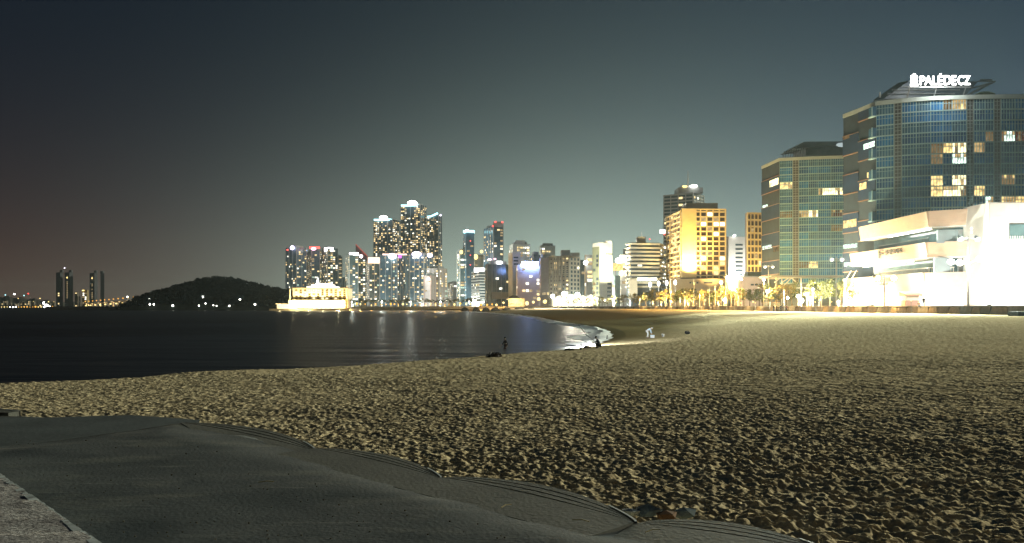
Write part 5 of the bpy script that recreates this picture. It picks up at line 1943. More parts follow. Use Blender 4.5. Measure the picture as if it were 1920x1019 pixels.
    for i in range(40):
        px = 200 + i * 2.8
        zc = np.interp(px, [200, 222, 240, 262, 300, 312], [578.5, 577, 573, 571, 576, 578.5])
        c = P(px, 1420)
        mb.v += [(c.x, 1390, -1), (c.x, 1410, max(0.5, ZZ(zc, 1400) + random.uniform(-0.5, 0.5))), (c.x, 1460, 0.0)]
        if i:
            o = len(mb.v) - 6
            for k in range(2):
                mb.f.append((o + k, o + 3 + k, o + 4 + k, o + 1 + k)); mb.mi.append(0)
    o = mb.build('rocky_point', mat('dark_rock', (0.04, 0.04, 0.035), 0.95), kind='structure')
    o['label'] = 'low dark rocky point before the headland'
far_shore()

# ------------------------------------------------------------------ trees
LEAF = mat('leaf_green', (0.075, 0.105, 0.035), 0.8, 0.5, 0.9, col2=(0.13, 0.15, 0.045))
LEAFY = mat('leaf_yellow_green', (0.17, 0.145, 0.04), 0.8, 0.4, 0.9, col2=(0.27, 0.21, 0.05))
PINE = mat('pine_needles', (0.045, 0.065, 0.028), 0.85, 0.5, 0.9)
BARK = mat('bark', (0.12, 0.085, 0.055), 0.9, 0.3, 3)

def tree_meshes(seed, hgt, kind):
    rnd = np.random.default_rng(seed)
    tr = MB()
    bend = rnd.normal(0, 0.25, 2)
    top = np.array([bend[0], bend[1], hgt * 0.8])
    pts = [(0, 0, 0), (bend[0] * 0.3, bend[1] * 0.3, hgt * 0.35), tuple(top)]
    tr.tube(pts, [hgt * 0.028, hgt * 0.02, hgt * 0.006], 6)
    cl = []
    nb = 11 if kind != 'cone' else 16
    for i in range(nb):
        t = 0.30 + 0.62 * (i + rnd.random()) / nb if kind != 'pine' else 0.55 + 0.4 * (i + rnd.random()) / nb
        base = np.array([bend[0] * t, bend[1] * t, hgt * t * 0.95])
        a = rnd.random() * math.tau
        if kind == 'cone':
            ln = hgt * 0.34 * (1.08 - t)
        elif kind == 'pine':
            ln = hgt * (0.24 + 0.16 * rnd.random())
        else:
            ln = hgt * 0.34 * math.sin(math.pi * min(0.98, t * 0.92)) * rnd.uniform(0.7, 1.1)
        e = base + np.array([math.cos(a) * ln, math.sin(a) * ln, ln * rnd.uniform(0.1, 0.5)])
        tr.tube([tuple(base), tuple(e)], [hgt * 0.010, hgt * 0.003], 4)
        cl.append((e, hgt * rnd.uniform(0.085, 0.14)))
        cl.append(((base + e) / 2, hgt * rnd.uniform(0.07, 0.11)))
    cl.append((top + np.array([0, 0, hgt * 0.06]), hgt * 0.11))
    V = []
    for c, r in cl:
        k = 26
        d = rnd.normal(size=(k, 3)); d /= np.linalg.norm(d, axis=1, keepdims=True)
        d *= rnd.uniform(0.3, 1.0, (k, 1)) ** 0.6
        p = c + d * r * np.array([1.15, 1.15, 0.75])
        a = rnd.normal(size=(k, 3)); a /= np.linalg.norm(a, axis=1, keepdims=True)
        b = rnd.normal(size=(k, 3)); b -= (a * b).sum(1, keepdims=True) * a; b /= np.linalg.norm(b, axis=1, keepdims=True)
        q = hgt * 0.030 * rnd.uniform(0.7, 1.3, (k, 1))
        V.append(np.stack([p - a * q, p + b * q * .55, p + a * q, p - b * q * .55], 1).reshape(-1, 3))
    V = np.concatenate(V)
    me = fast_mesh('crown', V, np.arange(len(V)).reshape(-1, 4))
    me.materials.append({'pine': PINE, 'cone': LEAF, 'round': LEAFY}[kind])
    return tr.mesh('trunk', BARK), me

VAR = {k: [tree_meshes(100 + i * 7 + j * 31, 8.0, k) for i in range(4)] for j, k in enumerate(('pine', 'cone', 'round'))}
def tree(name, label, px, D, hgt, kind, v, group=None, base=G):
    p = P(px, D)
    root = thing(name, label, 'tree', (p.x, p.y, base), random.uniform(0, 6.28), group)
    s = hgt / 8.0
    root.scale = (s * random.uniform(0.9, 1.15), s * random.uniform(0.9, 1.15), s)
    t, c = VAR[kind][v % 4]
    link('trunk', t, root); link('crown', c, root)
    return root

def tree_belts():
    rnd = random.Random(8)
    # park pines at the far end of the beach
    n = 0
    px = 657.0
    while px < 905:
        D = 815 - (px - 657) * 0.40 + rnd.uniform(0, 16)
        tree('pine_tree', f'dark pine in far beach park, {nth(n)} from the seaside hotel', px, D, rnd.uniform(6.0, 8.2), 'pine', n, 'pines in the far beach park')
        n += 1
        px += rnd.uniform(4.8, 8.0)
    # broadleaf trees behind the middle beach
    px = 1030.0; n = 0
    while px < 1195:
        D = dwall(px) + rnd.uniform(10, 26)
        tree('street_tree', f'sunlit-looking yellow street tree behind mid beach, {nth(n)} from the left'.replace('sunlit-looking ', 'lamp-lit '), px, D, rnd.uniform(5.0, 7.5), 'round', n, 'street trees behind the middle beach')
        n += 1
        px += rnd.uniform(7, 12)
    px = 1194.0; n = 0
    spec = []
    while px < 1500:
        D = dwall(px) + rnd.uniform(12, 34)
        kind = rnd.choice(('round', 'round', 'cone'))
        if 1393 < px < 1425:
            kind = 'cone'
        h = rnd.uniform(6.0, 8.6) if px > 1300 else rnd.uniform(6.5, 9.5)
        tree('promenade_tree', f'{"dark green" if kind == "cone" else "yellow-green"} promenade tree before the hotels, {nth(n)} from the left', px, D, h, kind, n, 'trees along the promenade')
        n += 1
        px += rnd.uniform(6, 12)
    for k, (px, D, h) in enumerate(((1524, 236, 8.6), (1540, 232, 7.8), (1556, 226, 8.4), (1577, 222, 7.6), (1590, 216, 6.6), (1600, 206, 4.4))):
        tree('promenade_tree', f'dark green tree left of the floodlit podium, {nth(k)} from the left', px, D, h, 'cone' if k < 4 else 'round', k, 'trees left of the podium')
tree_belts()

def bushes():
    # rounded shrubs at the head of the beach
    rnd = np.random.default_rng(12)
    for i, (px, w, D) in enumerate(((872, 15, 640), (893, 14, 625), (911, 13, 612), (929, 17, 598), (950, 16, 590), (974, 18, 575), (996, 12, 560), (1060, 12, 530), (1080, 9, 520))):
        r = w / 2 / FPX * D
        p = P(px, D)
        zb = sand_z(p.x, p.y) if True else 0
        zb = max(zb, 0.4) - 0.2
        hgt = max(1.4, ZZ(576.5, D) - zb)
        k = 420
        d = rnd.normal(size=(k, 3)); d[:, 2] = np.abs(d[:, 2]); d /= np.linalg.norm(d, axis=1, keepdims=True)
        d *= rnd.uniform(0.8, 1.02, (k, 1))
        c = d * np.array([r, r * 0.8, hgt])
        a = rnd.normal(size=(k, 3)); a /= np.linalg.norm(a, axis=1, keepdims=True)
        b = rnd.normal(size=(k, 3)); b -= (a * b).sum(1, keepdims=True) * a; b /= np.linalg.norm(b, axis=1, keepdims=True)
        q = 0.42
        V = np.stack([c - a * q, c + b * q * .6, c + a * q, c - b * q * .6], 1).reshape(-1, 3)
        V[:, 2] = np.maximum(V[:, 2], 0)
        root = thing('shrub', f'dark rounded shrub at the head of the beach, {nth(i)} from the left', 'shrub', (p.x, p.y, zb), 0, 'rounded shrubs at the head of the beach')
        me = fast_mesh('foliage', V, np.arange(len(V)).reshape(-1, 4)); me.materials.append(mat('shrub_leaf', (0.06, 0.05, 0.03), 0.9, 0.4, 1))
        link('foliage', me, root)
        mb = MB()
        for j in range(5):
            a_ = j * 1.25
            mb.tube([(0.2 * math.cos(a_), 0.2 * math.sin(a_), 0), (r * 0.5 * math.cos(a_), r * 0.5 * math.sin(a_), hgt * 0.7)], [0.1, 0.04], 4)
        mb.build('stem', BARK, root)
bushes()

# ------------------------------------------------------------------ lamps along the beach and promenade
def lamps():
    rnd = random.Random(15)
    n = 0
    px = 662.0
    while px < 940:
        D = 806 - (px - 657) * 0.40 - rnd.uniform(4, 14)
        m = rnd.choice((LO, LO, LY, LO, LY))
        lamp_post('park_lamp', f'{"orange" if m is LO else "yellow"} park lamp under the far pines, {nth(n)} from the seaside hotel', px, rnd.uniform(569.5, 573.5), D, rnd.choice((1.1, 1.5, 2.0)), m, group='lamps in the far beach park',
                  power=14000 if n % 2 == 0 else 0, col=(1, 0.55, 0.14))
        n += 1
        px += rnd.uniform(6, 12)
    n = 0
    for px, py, r, pw in ((944, 568, 2.5, 0), (958, 566, 3, 8e3), (968, 571, 3, 0), (978, 563, 4, 0), (988, 569, 4.5, 1.2e4), (1000, 567, 3, 0), (1010, 561, 4, 0), (1022, 566, 4.5, 0)):
        lamp_post('plaza_lamp', f'yellow-white plaza lamp before the blue-signed hotel, {nth(n)} from the left', px, py, dwall(px) + 18, r * 0.8, LY, group='plaza lamps before the blue-signed hotel', power=pw, col=(1, 0.85, 0.55))
        n += 1
    n = 0
    for px, py, r, pw in ((1036, 556, 7, 0), (1047, 561, 8, 2e5), (1058, 552, 9, 0), (1070, 558, 10, 4e5), (1083, 553, 8, 0), (1094, 561, 8, 2.5e5), (1108, 556, 5, 0), (1120, 560, 5, 1.2e5), (1134, 563, 4, 0), (1150, 563, 3.5, 1e5)):
        lamp_post('floodlight', f'blinding white floodlight before the big beige hotel, {nth(n)} from the left', px, py, dwall(px) + 22, r * 0.55, LW, group='floodlights before the big beige hotel', power=pw, col=(1, 0.93, 0.74))
        n += 1
    # four slanted white lamps
    for n, (px, py) in enumerate(((1219, 534), (1235, 532), (1250, 531), (1266, 530))):
        lamp_post('banner_lamp', f'tall white glowing lamp before the striped hotel, {nth(n)} of four', px, py, 470, 2.9, em('lamp_soft', (1.0, 0.97, 0.85), 5), group='four white lamps before the striped hotel', ry=5.0, power=8e3, col=(1, 0.95, 0.8))
    n = 0
    rows = [(1200, 560, 2), (1212, 556, 2.5), (1232, 553, 2), (1247, 558, 3), (1258, 546, 2.4), (1284, 548, 2.2), (1275, 560, 3), (1301, 561, 3.2), (1312, 552, 2.2), (1322, 563, 3), (1330, 545, 2.5), (1341, 538, 2.6), (1352, 530, 5), (1358, 563, 4), (1364, 521, 5), (1372, 526, 5),
            (1384, 518, 5.5), (1390, 524, 4), (1378, 552, 3.5), (1397, 560, 2.6), (1412, 566, 2.6), (1432, 525, 4), (1438, 546, 4), (1436, 556, 3), (1455, 523, 3), (1470, 545, 3.2), (1477, 559, 4), (1497, 556, 6), (1503, 564, 7), (1513, 552, 5), (1519, 561, 6.5), (1524, 543, 4), (1536, 562, 3), (1572, 566, 4), (1585, 560, 2.5), (1347, 566, 3), (1224, 566, 3), (1240, 567, 3.4), (1260, 567, 3.4), (1290, 567, 3)]
    rows.sort()
    for px, py, r in rows:
        D = dwall(px) + rnd.uniform(6, 24)
        m = LY if px < 1340 else (LW if r >= 4 else LY)
        pw = 0
        if n % 2 == 0 or r >= 5:
            pw = 2.4e4 if r < 4 else 2.6e4
        lamp_post('promenade_lamp', f'{"white" if m is LW else "yellow"} promenade lamp between the trees, {nth(n)} from the left', px, py, D, r * 0.62, m, group='lamps along the promenade', power=pw, col=(1, 0.64, 0.20) if px < 1480 else (1, 0.84, 0.5))
        n += 1
lamps()

def wall_fill_lamps():  # row added on the sand to light the face of the wall
    for n, px in enumerate((1208, 1236, 1262, 1290, 1318, 1346, 1376, 1404, 1432, 1460, 1488, 1518, 1548, 1580, 1614, 1650, 1690, 1735)):
        D = dwall(px)
        p = P(px, D); q = P(px + 1, dwall(px + 1))
        u = Vector((q.x - p.x, q.y - p.y)).normalized()
        nn = Vector((u.y, -u.x))
        if nn.x > 0:
            nn = -nn
        c = Vector((p.x, p.y)) + nn * 2.6
        zb = sand_z(c.x, c.y) - 0.1
        root = thing('wall_fill_lamp', f'low amber lamp added to light the sea wall, {nth(n)} from the left', 'lamp', (c.x, c.y, zb), 0, 'added low lamps before the sea wall')
        h = G + 1.0 - zb
        mb = MB(); mb.tube([(0, 0, 0), (0, 0, h)], [0.07, 0.05], 6); mb.build('pole', STEEL, root)
        mb = MB(); mb.ball((0, 0, h + 0.12), (0.16, 0.16, 0.13), 8, 6); mb.build('globe', LY, root, smooth=True)
        lamp('POINT', (c.x, c.y, zb + h + 0.4), 1500, (1, 0.66, 0.24), root, 0.15)
wall_fill_lamps()

def far_fill_lamps():  # lamps added to brighten the bases of the far towers
    for n, (px, D, pw) in enumerate(((548, 1130, 2.5e5), (600, 1150, 3e5), (660, 1060, 3e5), (716, 1050, 3e5), (770, 1020, 3e5), (826, 980, 2.5e5), (880, 900, 1.2e5), (936, 840, 0.6e5))):
        lamp_post('fill_lamp', f'tall added fill lamp at the foot of the skyline towers, {nth(n)} from the left', px, 566, D, 1.6, LW, group='added fill lamps below the skyline towers', power=pw, col=(0.92, 1.0, 0.90), pr=0.3)
far_fill_lamps()

def tall_poles():
    # floodlight poles: pole, crossarm, heads that throw their light over the sand
    def pole(label, px, py, D, heads, power, col, lowarm=None, warm=False):
        p = P(px, D); z = ZZ(py, D)
        root = thing('floodlight_pole', label, 'lamp', (p.x, p.y, G), 0, 'floodlight poles on the promenade')
        off = (p.x, p.y, G)
        mb = MB(); mb.tube([(p.x, p.y, G), (p.x, p.y, G + 3), (p.x, p.y, z + 0.4)], [0.22, 0.16, 0.10], 8); mb.build('pole', STEEL, root, off)
        mb = MB(); mb.tube([(p.x - heads, p.y, z), (p.x + heads, p.y, z)], 0.08, 6); mb.build('crossarm', STEEL, root, off)
        for s in (-1, 1):
            mb = MB(); mb.tube([(p.x + s * heads, p.y + 0.4, z + 0.35), (p.x + s * heads, p.y - 0.45, z - 0.25)], [0.28, 0.55], 10)
            h = mb.build('flood_head', STEEL, root, off)
            mb = MB(); mb.tube([(p.x + s * heads, p.y - 0.451, z - 0.2505), (p.x + s * heads, p.y - 0.49, z - 0.275)], [0.5, 0.5], 10)
            mb.build('lens', LY if warm else em('lens_soft', (1, 0.95, 0.85), 2.0), h, off)
        lamp('SPOT', (p.x, p.y - 0.9, z - 0.5), power, col, root, 0.5, (p.x - 52, p.y - 88, 1), 150, 0.5)
        if lowarm:
            zl = ZZ(lowarm, D)
            mb = MB(); mb.tube([(p.x - 3.4, p.y, zl + 0.5), (p.x, p.y, zl), (p.x + 3.6, p.y, zl + 1.6)], 0.09, 5); mb.build('lamp_arm', STEEL, root, off)
            for dx, dz in ((-3.2, 0.35), (-1.6, 0.2), (2.2, 0.9), (3.4, 1.5)):
                mb = MB(); mb.ball((p.x + dx, p.y, zl + dz), (0.75, 0.5, 0.55), 8, 6); mb.build('flood_lamp', LW, root, off, smooth=True)
            lamp('POINT', (p.x, p.y - 1.2, zl), power * 0.025, (1, 0.93, 0.8), root, 0.5)
        return root
    pole('tall twin-headed floodlight pole before the white lift tower', 1815, 447, 152, 1.6, 4.2e5, (0.84, 1.0, 0.84), lowarm=495)
    pole('tall twin-headed floodlight pole left of the podium', 1568, 486, 205, 1.3, 3.4e5, (0.84, 1.0, 0.84))
    pole('twin-headed floodlight pole before the left glass tower', 1441, 500, 268, 1.3, 0.9e5, (1.0, 0.90, 0.60))
    r = pole('white twin-lamp pole before the podium signs', 1658, 520, 168, 2.0, 0.5e5, (1.0, 0.80, 0.45), warm=True)
    off = tuple(r.location); p = P(1658, 168); z = ZZ(522, 168)
    for s in (-1.55, 1.9):
        mb = MB(); mb.ball((p.x + s, p.y - 0.3, z), 0.62, 10, 6); mb.build('globe', em('globe_amber', (1, 0.72, 0.3), 8), r, off, smooth=True)
    # plain slim masts
    for k, (px, py) in enumerate(((1301, 524), (1330, 538), (1361, 512), (1397, 529), (1502, 530))):
        D = dwall(px) + 10
        q = P(px, D)
        m_ = thing('mast', f'slim pale mast on the promenade, {nth(k)} from the left', 'mast', (q.x, q.y, G), 0, 'slim masts on the promenade')
        mb = MB(); mb.tube([(0, 0, 0), (0, 0, ZZ(py, D) - G)], [0.16, 0.08], 6); mb.build('pole', PALE, m_)
        mb = MB(); mb.tube([(-1.2, 0, ZZ(py, D) - G - 1.5), (1.2, 0, ZZ(py, D) - G - 1.5)], 0.07, 5); mb.build('crossarm', PALE, m_)
    # sources that flood the podium front
    fr = thing('ground_floodlight', 'row of ground floodlights at the podium foot', 'lamp', (98, 168, G))
    for x, y, e in ((90, 200, 1.2e4), (89, 180, 1.7e4), (99, 166, 3.2e4), (110, 160, 5.5e4), (124, 158, 5e4)):
        mb = MB(); mb.box((x - 0.4, y - 0.25, G), (x + 0.4, y + 0.25, G + 0.45)); mb.build('flood_box', DARKS, fr, (98, 168, G))
        mb = MB(); mb.box((x - 0.35, y - 0.2, G + 0.455), (x + 0.35, y + 0.2, G + 0.5)); mb.build('flood_lens', LW, fr, (98, 168, G))
        lamp('SPOT', (x, y, G + 0.9), e, (1, 0.92, 0.78), fr, 0.4, (x + 7, y + 12, G + 9), 140, 0.8)
tall_poles()

# ------------------------------------------------------------------ canopies and small structures of the promenade
def promenade_things():
    # low dark pavilion roofs and steel frames before the left glass tower
    D = 275
    r = thing('steel_canopy', 'white steel frame canopy with raking struts before left glass tower', 'canopy', (P(1470, D).x, D, G))
    off = tuple(r.location)
    def q(px, py, d=0): return (P(px, D + d).x, D + d, ZZ(py, D + d))
    mb = MB()
    for a, b in (((1441, 572), (1441, 522)), ((1502, 572), (1502, 521)), ((1465, 572), (1466, 524)), ((1441, 523), (1502, 520)), ((1470, 536), (1484, 521)), ((1484, 521), (1498, 535)), ((1452, 530), (1462, 522)), ((1466, 530), (1478, 522))):
        mb.tube([q(*a), q(*b)], 0.22, 5)
    mb.build('frame', WHITEW, r, off)
    mb = MB(); mb.box((q(1440, 520)[0], D - 3, ZZ(520.5, D)), (q(1582, 520)[0], D + 10, ZZ(517.5, D))); mb.build('roof', GREY, r, off)
    # raking masts
    D2 = 214
    for k, (x0, y0, x1, y1) in enumerate(((1585, 527, 1596, 508), (1597, 523, 1606, 507), (1590, 545, 1601, 524))):
        s = thing('raking_mast', f'short slanted white mast beside the podium, {nth(k)} from the left', 'mast', (P(x0, D2).x, D2, G), 0, 'slanted masts beside the podium')
        so = tuple(s.location)
        a = P(x0, D2, ZZ(y0, D2)); b = P(x1, D2, ZZ(y1, D2))
        mb = MB(); mb.tube([(a.x - 0.4, a.y, G), a, b], [0.16, 0.14, 0.08], 6); mb.build('pole', WHITEW, s, so)
    # flat-roofed pavilion between the yellow hotels
    D3 = 380
    b = Bld('flat_pavilion', 'low pinkish flat-roofed pavilion before the ochre hotel', 1382, 1386, 1434, D3, 6, 520, 'building')
    b.core(PINKW)
    for k in range(3):
        mb = MB(); f = b.faces()[1]; b.fbox(mb, f, f[3] * 0.45 + k * 2, f[3] * 0.45 + k * 2 + 1.5, b.z1 - 4, b.z1 - 3.2, -0.1, 0.1); mb.build('window', GLASS, b.root, b.off)
    mb = MB(); mb.prism([(p[0] + 0.0, p[1] - 0.0) for p in b.foot], b.z1, b.z1 + 0.5); mb.build('roof', GREY, b.root, b.off)
    lamp('POINT', tuple(P(1405, D3 - 16, G + 7)), 1e4, (1, 0.85, 0.6), b.root, 0.4)
    b = Bld('dark_shed', 'dark low building with green roof garden left of glass tower', 1395, 1402, 1470, 395, 6, 512, 'building')
    b.core(mat('dark_green_wall', (0.07, 0.09, 0.07), 0.8)); 
    mb = MB(); mb.prism(b.foot, b.z1, b.z1 + 0.6); mb.build('roof', DARKS, b.root, b.off)
    # gabled beach house
    D4 = 610
    r = thing('beach_house', 'small hip-roofed beach house glowing yellow near the shrubs', 'house', (P(966, D4).x, D4, G))
    off = tuple(r.location)
    a = P(953, D4); c = P(984, D4)
    mb = MB(); mb.box((a.x, D4, G), (c.x, D4 + 9, ZZ(560, D4))); mb.build('wall', mat('house_wall', (0.58, 0.45, 0.22), 0.8), r, off)
    mb = MB(); z = ZZ(560, D4); zt = ZZ(554, D4)
    m1 = P(960, D4 + 4.5); m2 = P(968, D4 + 4.5)
    mb.add([(a.x - 1, D4 - 1, z), (P(976, D4).x, D4 - 1, z), (P(976, D4).x, D4 + 10, z), (a.x - 1, D4 + 10, z), (m1.x, D4 + 4.5, zt), (m2.x, D4 + 4.5, zt)], [(0, 1, 5, 4), (1, 2, 5), (2, 3, 4, 5), (3, 0, 4), (0, 3, 2, 1)])
    mb.build('roof', mat('roof_tile', (0.12, 0.09, 0.06), 0.8), r, off)
    for k in range(4):
        x = a.x + 1.2 + k * 2.6
        mb = MB(); mb.box((x, D4 - 0.1, G + 1.2), (x + 1.5, D4 + 0.2, G + 2.8)); mb.build('window', WARM, r, off)
    lamp('POINT', (a.x + 5, D4 - 6, G + 4), 0.6e4, (1, 0.8, 0.45), r, 0.3)
    # tall pale flagpoles by the green office
    for k, (px, py) in enumerate(((911, 546), (940, 545))):
        D5 = 640
        p = P(px, D5)
        s = thing('flagpole', f'thin pale flagpole before the green glass office, {"left" if k == 0 else "right"} one', 'flagpole', (p.x, p.y, G))
        mb = MB(); mb.tube([(0, 0, 0), (0, 0, ZZ(py, D5) - G)], [0.35, 0.2], 6); mb.build('pole', PALE, s)
        mb = MB(); mb.ball((0, 0, ZZ(py, D5) - G), 0.4, 8, 6); mb.build('finial', PALE, s)
    # kiosk on the promenade
    D6 = 160
    p = P(1707, D6)
    k = thing('kiosk', 'salmon and white kiosk washed out by light before the podium', 'kiosk', (p.x, p.y, G))
    mb = MB(); mb.box((-1.4, -1, 0), (1.4, 1, 1.2)); mb.build('counter', SALMON, k)
    mb = MB(); mb.box((-1.3, -0.9, 1.2), (1.3, 0.9, 2.1)); mb.build('opening', WHITEW, k)
    mb = MB(); mb.prism([(-1.7, -1.3), (1.7, -1.3), (1.7, 1.2), (-1.7, 1.2)], 2.1, [2.4, 2.4, 3.0, 3.0]); mb.build('awning', SALMON, k)
    # dark concrete block on the sand
    p = P(1918, 114); zb = 2.2
    k = thing('concrete_block', 'dark blue-grey concrete block on sand at right edge', 'block', (p.x, p.y, zb))
    mb = MB(); mb.prism([(-1.4, -1.1), (4.6, -1.1), (4.6, 1.2), (-1.4, 1.2)], 0, [1.25, 1.3, 1.3, 1.25]); mb.build('body', mat('block_blue', (0.10, 0.12, 0.15), 0.8, 0.2, 1.5, 0.3), k)
    mb = MB(); mb.box((-1.8, -1.25, -0.3), (4.8, 1.3, 0.12)); mb.build('footing', PALE, k)
promenade_things()

# ------------------------------------------------------------------ people
def skin_mesh(name, pts, edges, rads, root=0, sub=1):
    me = bpy.data.meshes.new(name)
    me.from_pydata([tuple(p) for p in pts], edges, [])
    ob = bpy.data.objects.new(name, me)
    COL.objects.link(ob)
    md = ob.modifiers.new('s', 'SKIN')
    for i, v in enumerate(me.skin_vertices[0].data):
        r = rads[i]
        v.radius = (r, r) if isinstance(r, (int, float)) else r
        v.use_root = (i == root)
    md.use_smooth_shade = True
    sb = ob.modifiers.new('d', 'SUBSURF'); sb.levels = sub; sb.render_levels = sub
    dg = bpy.context.evaluated_depsgraph_get()
    res = bpy.data.meshes.new_from_object(ob.evaluated_get(dg))
    res.name = name
    bpy.data.objects.remove(ob)
    return res

SKIN = mat('skin', (0.55, 0.36, 0.26), 0.6, 0.05, 3)
HAIR = mat('hair_black', (0.02, 0.018, 0.016), 0.7)

POSES = {
    # pelvis, chest, neck, head, then left/right shoulder, elbow, wrist, hip, knee, ankle; facing +x
    'stand': dict(pel=(0, 0, 0.95), che=(0, 0, 1.30), nek=(0, 0, 1.48), hed=(0.03, 0, 1.64), sh=0.19, el=[(0.02, 0.25, 1.12), (0.02, -0.25, 1.12)], wr=[(0.10, 0.24, 0.88), (0.10, -0.24, 0.88)],
                  kn=[(0.03, 0.11, 0.50), (0.02, -0.11, 0.50)], an=[(0.0, 0.12, 0.09), (-0.02, -0.12, 0.09)]),
    'walk': dict(pel=(0, 0, 0.93), che=(0.03, 0, 1.28), nek=(0.04, 0, 1.46), hed=(0.08, 0, 1.62), sh=0.19, el=[(-0.10, 0.25, 1.10), (0.14, -0.25, 1.12)], wr=[(-0.08, 0.26, 0.86), (0.30, -0.24, 0.95)],
                 kn=[(0.20, 0.10, 0.52), (-0.05, -0.10, 0.50)], an=[(0.22, 0.11, 0.10), (-0.30, -0.11, 0.14)]),
    'squat': dict(pel=(-0.12, 0, 0.26), che=(0.06, 0, 0.60), nek=(0.14, 0, 0.76), hed=(0.22, 0, 0.90), sh=0.19, el=[(0.26, 0.22, 0.50), (0.24, -0.22, 0.50)], wr=[(0.46, 0.08, 0.50), (0.44, -0.10, 0.46)],
                  kn=[(0.26, 0.17, 0.44), (0.26, -0.17, 0.44)], an=[(0.05, 0.15, 0.08), (0.05, -0.15, 0.08)]),
    'bend': dict(pel=(-0.10, 0, 0.86), che=(0.22, 0, 1.08), nek=(0.36, 0, 1.16), hed=(0.50, 0, 1.14), sh=0.19, el=[(0.36, 0.20, 0.82), (0.34, -0.20, 0.82)], wr=[(0.44, 0.12, 0.58), (0.42, -0.12, 0.56)],
                 kn=[(0.06, 0.13, 0.47), (0.02, -0.13, 0.47)], an=[(-0.02, 0.14, 0.09), (-0.10, -0.14, 0.09)]),
    'sit': dict(pel=(0, 0, 0.10), che=(0.02, 0, 0.44), nek=(0.05, 0, 0.62), hed=(0.09, 0, 0.78), sh=0.19, el=[(0.08, 0.24, 0.26), (0.08, -0.24, 0.26)], wr=[(0.30, 0.14, 0.20), (0.30, -0.14, 0.20)],
                kn=[(0.42, 0.11, 0.12), (0.42, -0.11, 0.12)], an=[(0.46, 0.12, -0.30), (0.46, -0.12, -0.30)]),
}
SKCACHE = {}
def person(label, pose, loc, rz, top, bottom, scale=1.0, bare_legs=False, group=None, hat=None):
    q = POSES[pose]
    V = lambda t: Vector(t)
    pel, che, nek, hed = V(q['pel']), V(q['che']), V(q['nek']), V(q['hed'])
    root = thing('person', label, 'person', loc, rz, group)
    root.scale = (scale,) * 3
    def chain(infl, parts):
        pts = []; ed = []; rr = []
        def add(p, r, par=None):
            pts.append(p); rr.append(r + infl)
            if par is not None:
                ed.append((par, len(pts) - 1))
            return len(pts) - 1
        p0 = add(pel, 0.125)
        mid = None
        if 'torso' in parts:
            mid = add((pel + che) / 2, 0.12, p0)
            c = add(che, 0.13, mid)
            n = add(nek, 0.06, c)
            if 'head' in parts:
                h0 = add(hed - Vector((0, 0, 0.05)), 0.075, n)
                add(hed + Vector((0.005, 0, 0.05)), 0.088, h0)
            for s, i in ((1, 0), (-1, 1)):
                sh = add(che + Vector((0, s * q['sh'], 0.10 if pose != 'bend' else 0.04)), 0.062, c)
                e = add(V(q['el'][i]), 0.044, sh)
                add(V(q['wr'][i]), 0.032, e)
        if 'legs' in parts:
            for s, i in ((1, 0), (-1, 1)):
                hp = add(pel + Vector((0, s * 0.10, -0.04)), 0.088, p0)
                k = add(V(q['kn'][i]), 0.060, hp)
                a = add(V(q['an'][i]), 0.042, k)
                if 'feet' in parts:
                    add(V(q['an'][i]) + Vector((0.17, 0, -0.05)), 0.036, a)
        return pts, ed, rr
    if pose not in SKCACHE:
        SKCACHE[pose] = (skin_mesh('body', *chain(0, ('torso', 'head', 'legs', 'feet'))), skin_mesh('jacket', *chain(0.016, ('torso',))), skin_mesh('trousers', *chain(0.014, ('legs',))))
    body, j, t = [m_.copy() for m_ in SKCACHE[pose]]
    body.materials.append(SKIN)
    bo = link('body', body, root)
    # hands, five bent fingers each, and the features of the face
    mb = MB()
    for s, i in ((1, 0), (-1, 1)):
        w = V(q['wr'][i]); d = (w - V(q['el'][i])).normalized()
        side = d.cross(Vector((0, s, 0))).normalized()
        palm = w + d * 0.05
        mb.ball(palm, (0.040, 0.022, 0.040), 8, 6)
        lat = d.cross(side).normalized()
        for f, ln in enumerate((0.062, 0.074, 0.070, 0.055)):
            b0 = palm + d * 0.03 + side * (0.028 - f * 0.018)
            b1 = b0 + d * ln * 0.55; b2 = b1 + d * ln * 0.35 + lat * (-s * 0.02)
            mb.tube([b0, b1, b2], [0.009, 0.0085, 0.007], 5)
        t0 = palm + side * 0.034
        mb.tube([t0, t0 + side * 0.022 + d * 0.025, t0 + side * 0.020 + d * 0.055], [0.010, 0.009, 0.008], 5)
    mb.ball(hed + Vector((0.088, 0, 0.0)), (0.018, 0.014, 0.022), 6, 5)
    for s in (1, -1):
        mb.ball(hed + Vector((0.0, s * 0.086, 0.0)), (0.018, 0.010, 0.030), 6, 5)
    mb.build('hand', SKIN, bo, smooth=True)
    mb = MB()
    for s in (1, -1):
        mb.ball(hed + Vector((0.082, s * 0.032, 0.022)), 0.011, 6, 5)
    mb.tube([hed + Vector((0.084, -0.025, -0.045)), hed + Vector((0.088, 0, -0.047)), hed + Vector((0.084, 0.025, -0.045))], 0.006, 5)
    mb.build('face_feature', HAIR, bo)
    j.materials.append(top)
    link('jacket', j, root)
    if not bare_legs:
        t.materials.append(bottom)
        link('trousers', t, root)
        mb = MB()
        for i in (0, 1):
            a = V(q['an'][i])
            mb.ball(a + Vector((0.07, 0, -0.05)), (0.145, 0.052, 0.045), 8, 6)
        mb.build('shoe', HAIR, root, smooth=True)
    mb = MB()
    mb.ball(hed + Vector((-0.018, 0, 0.055)), (0.105, 0.098, 0.088), 10, 7)
    mb.build('hat' if hat else 'hair', hat or HAIR, root, smooth=True)
    return root

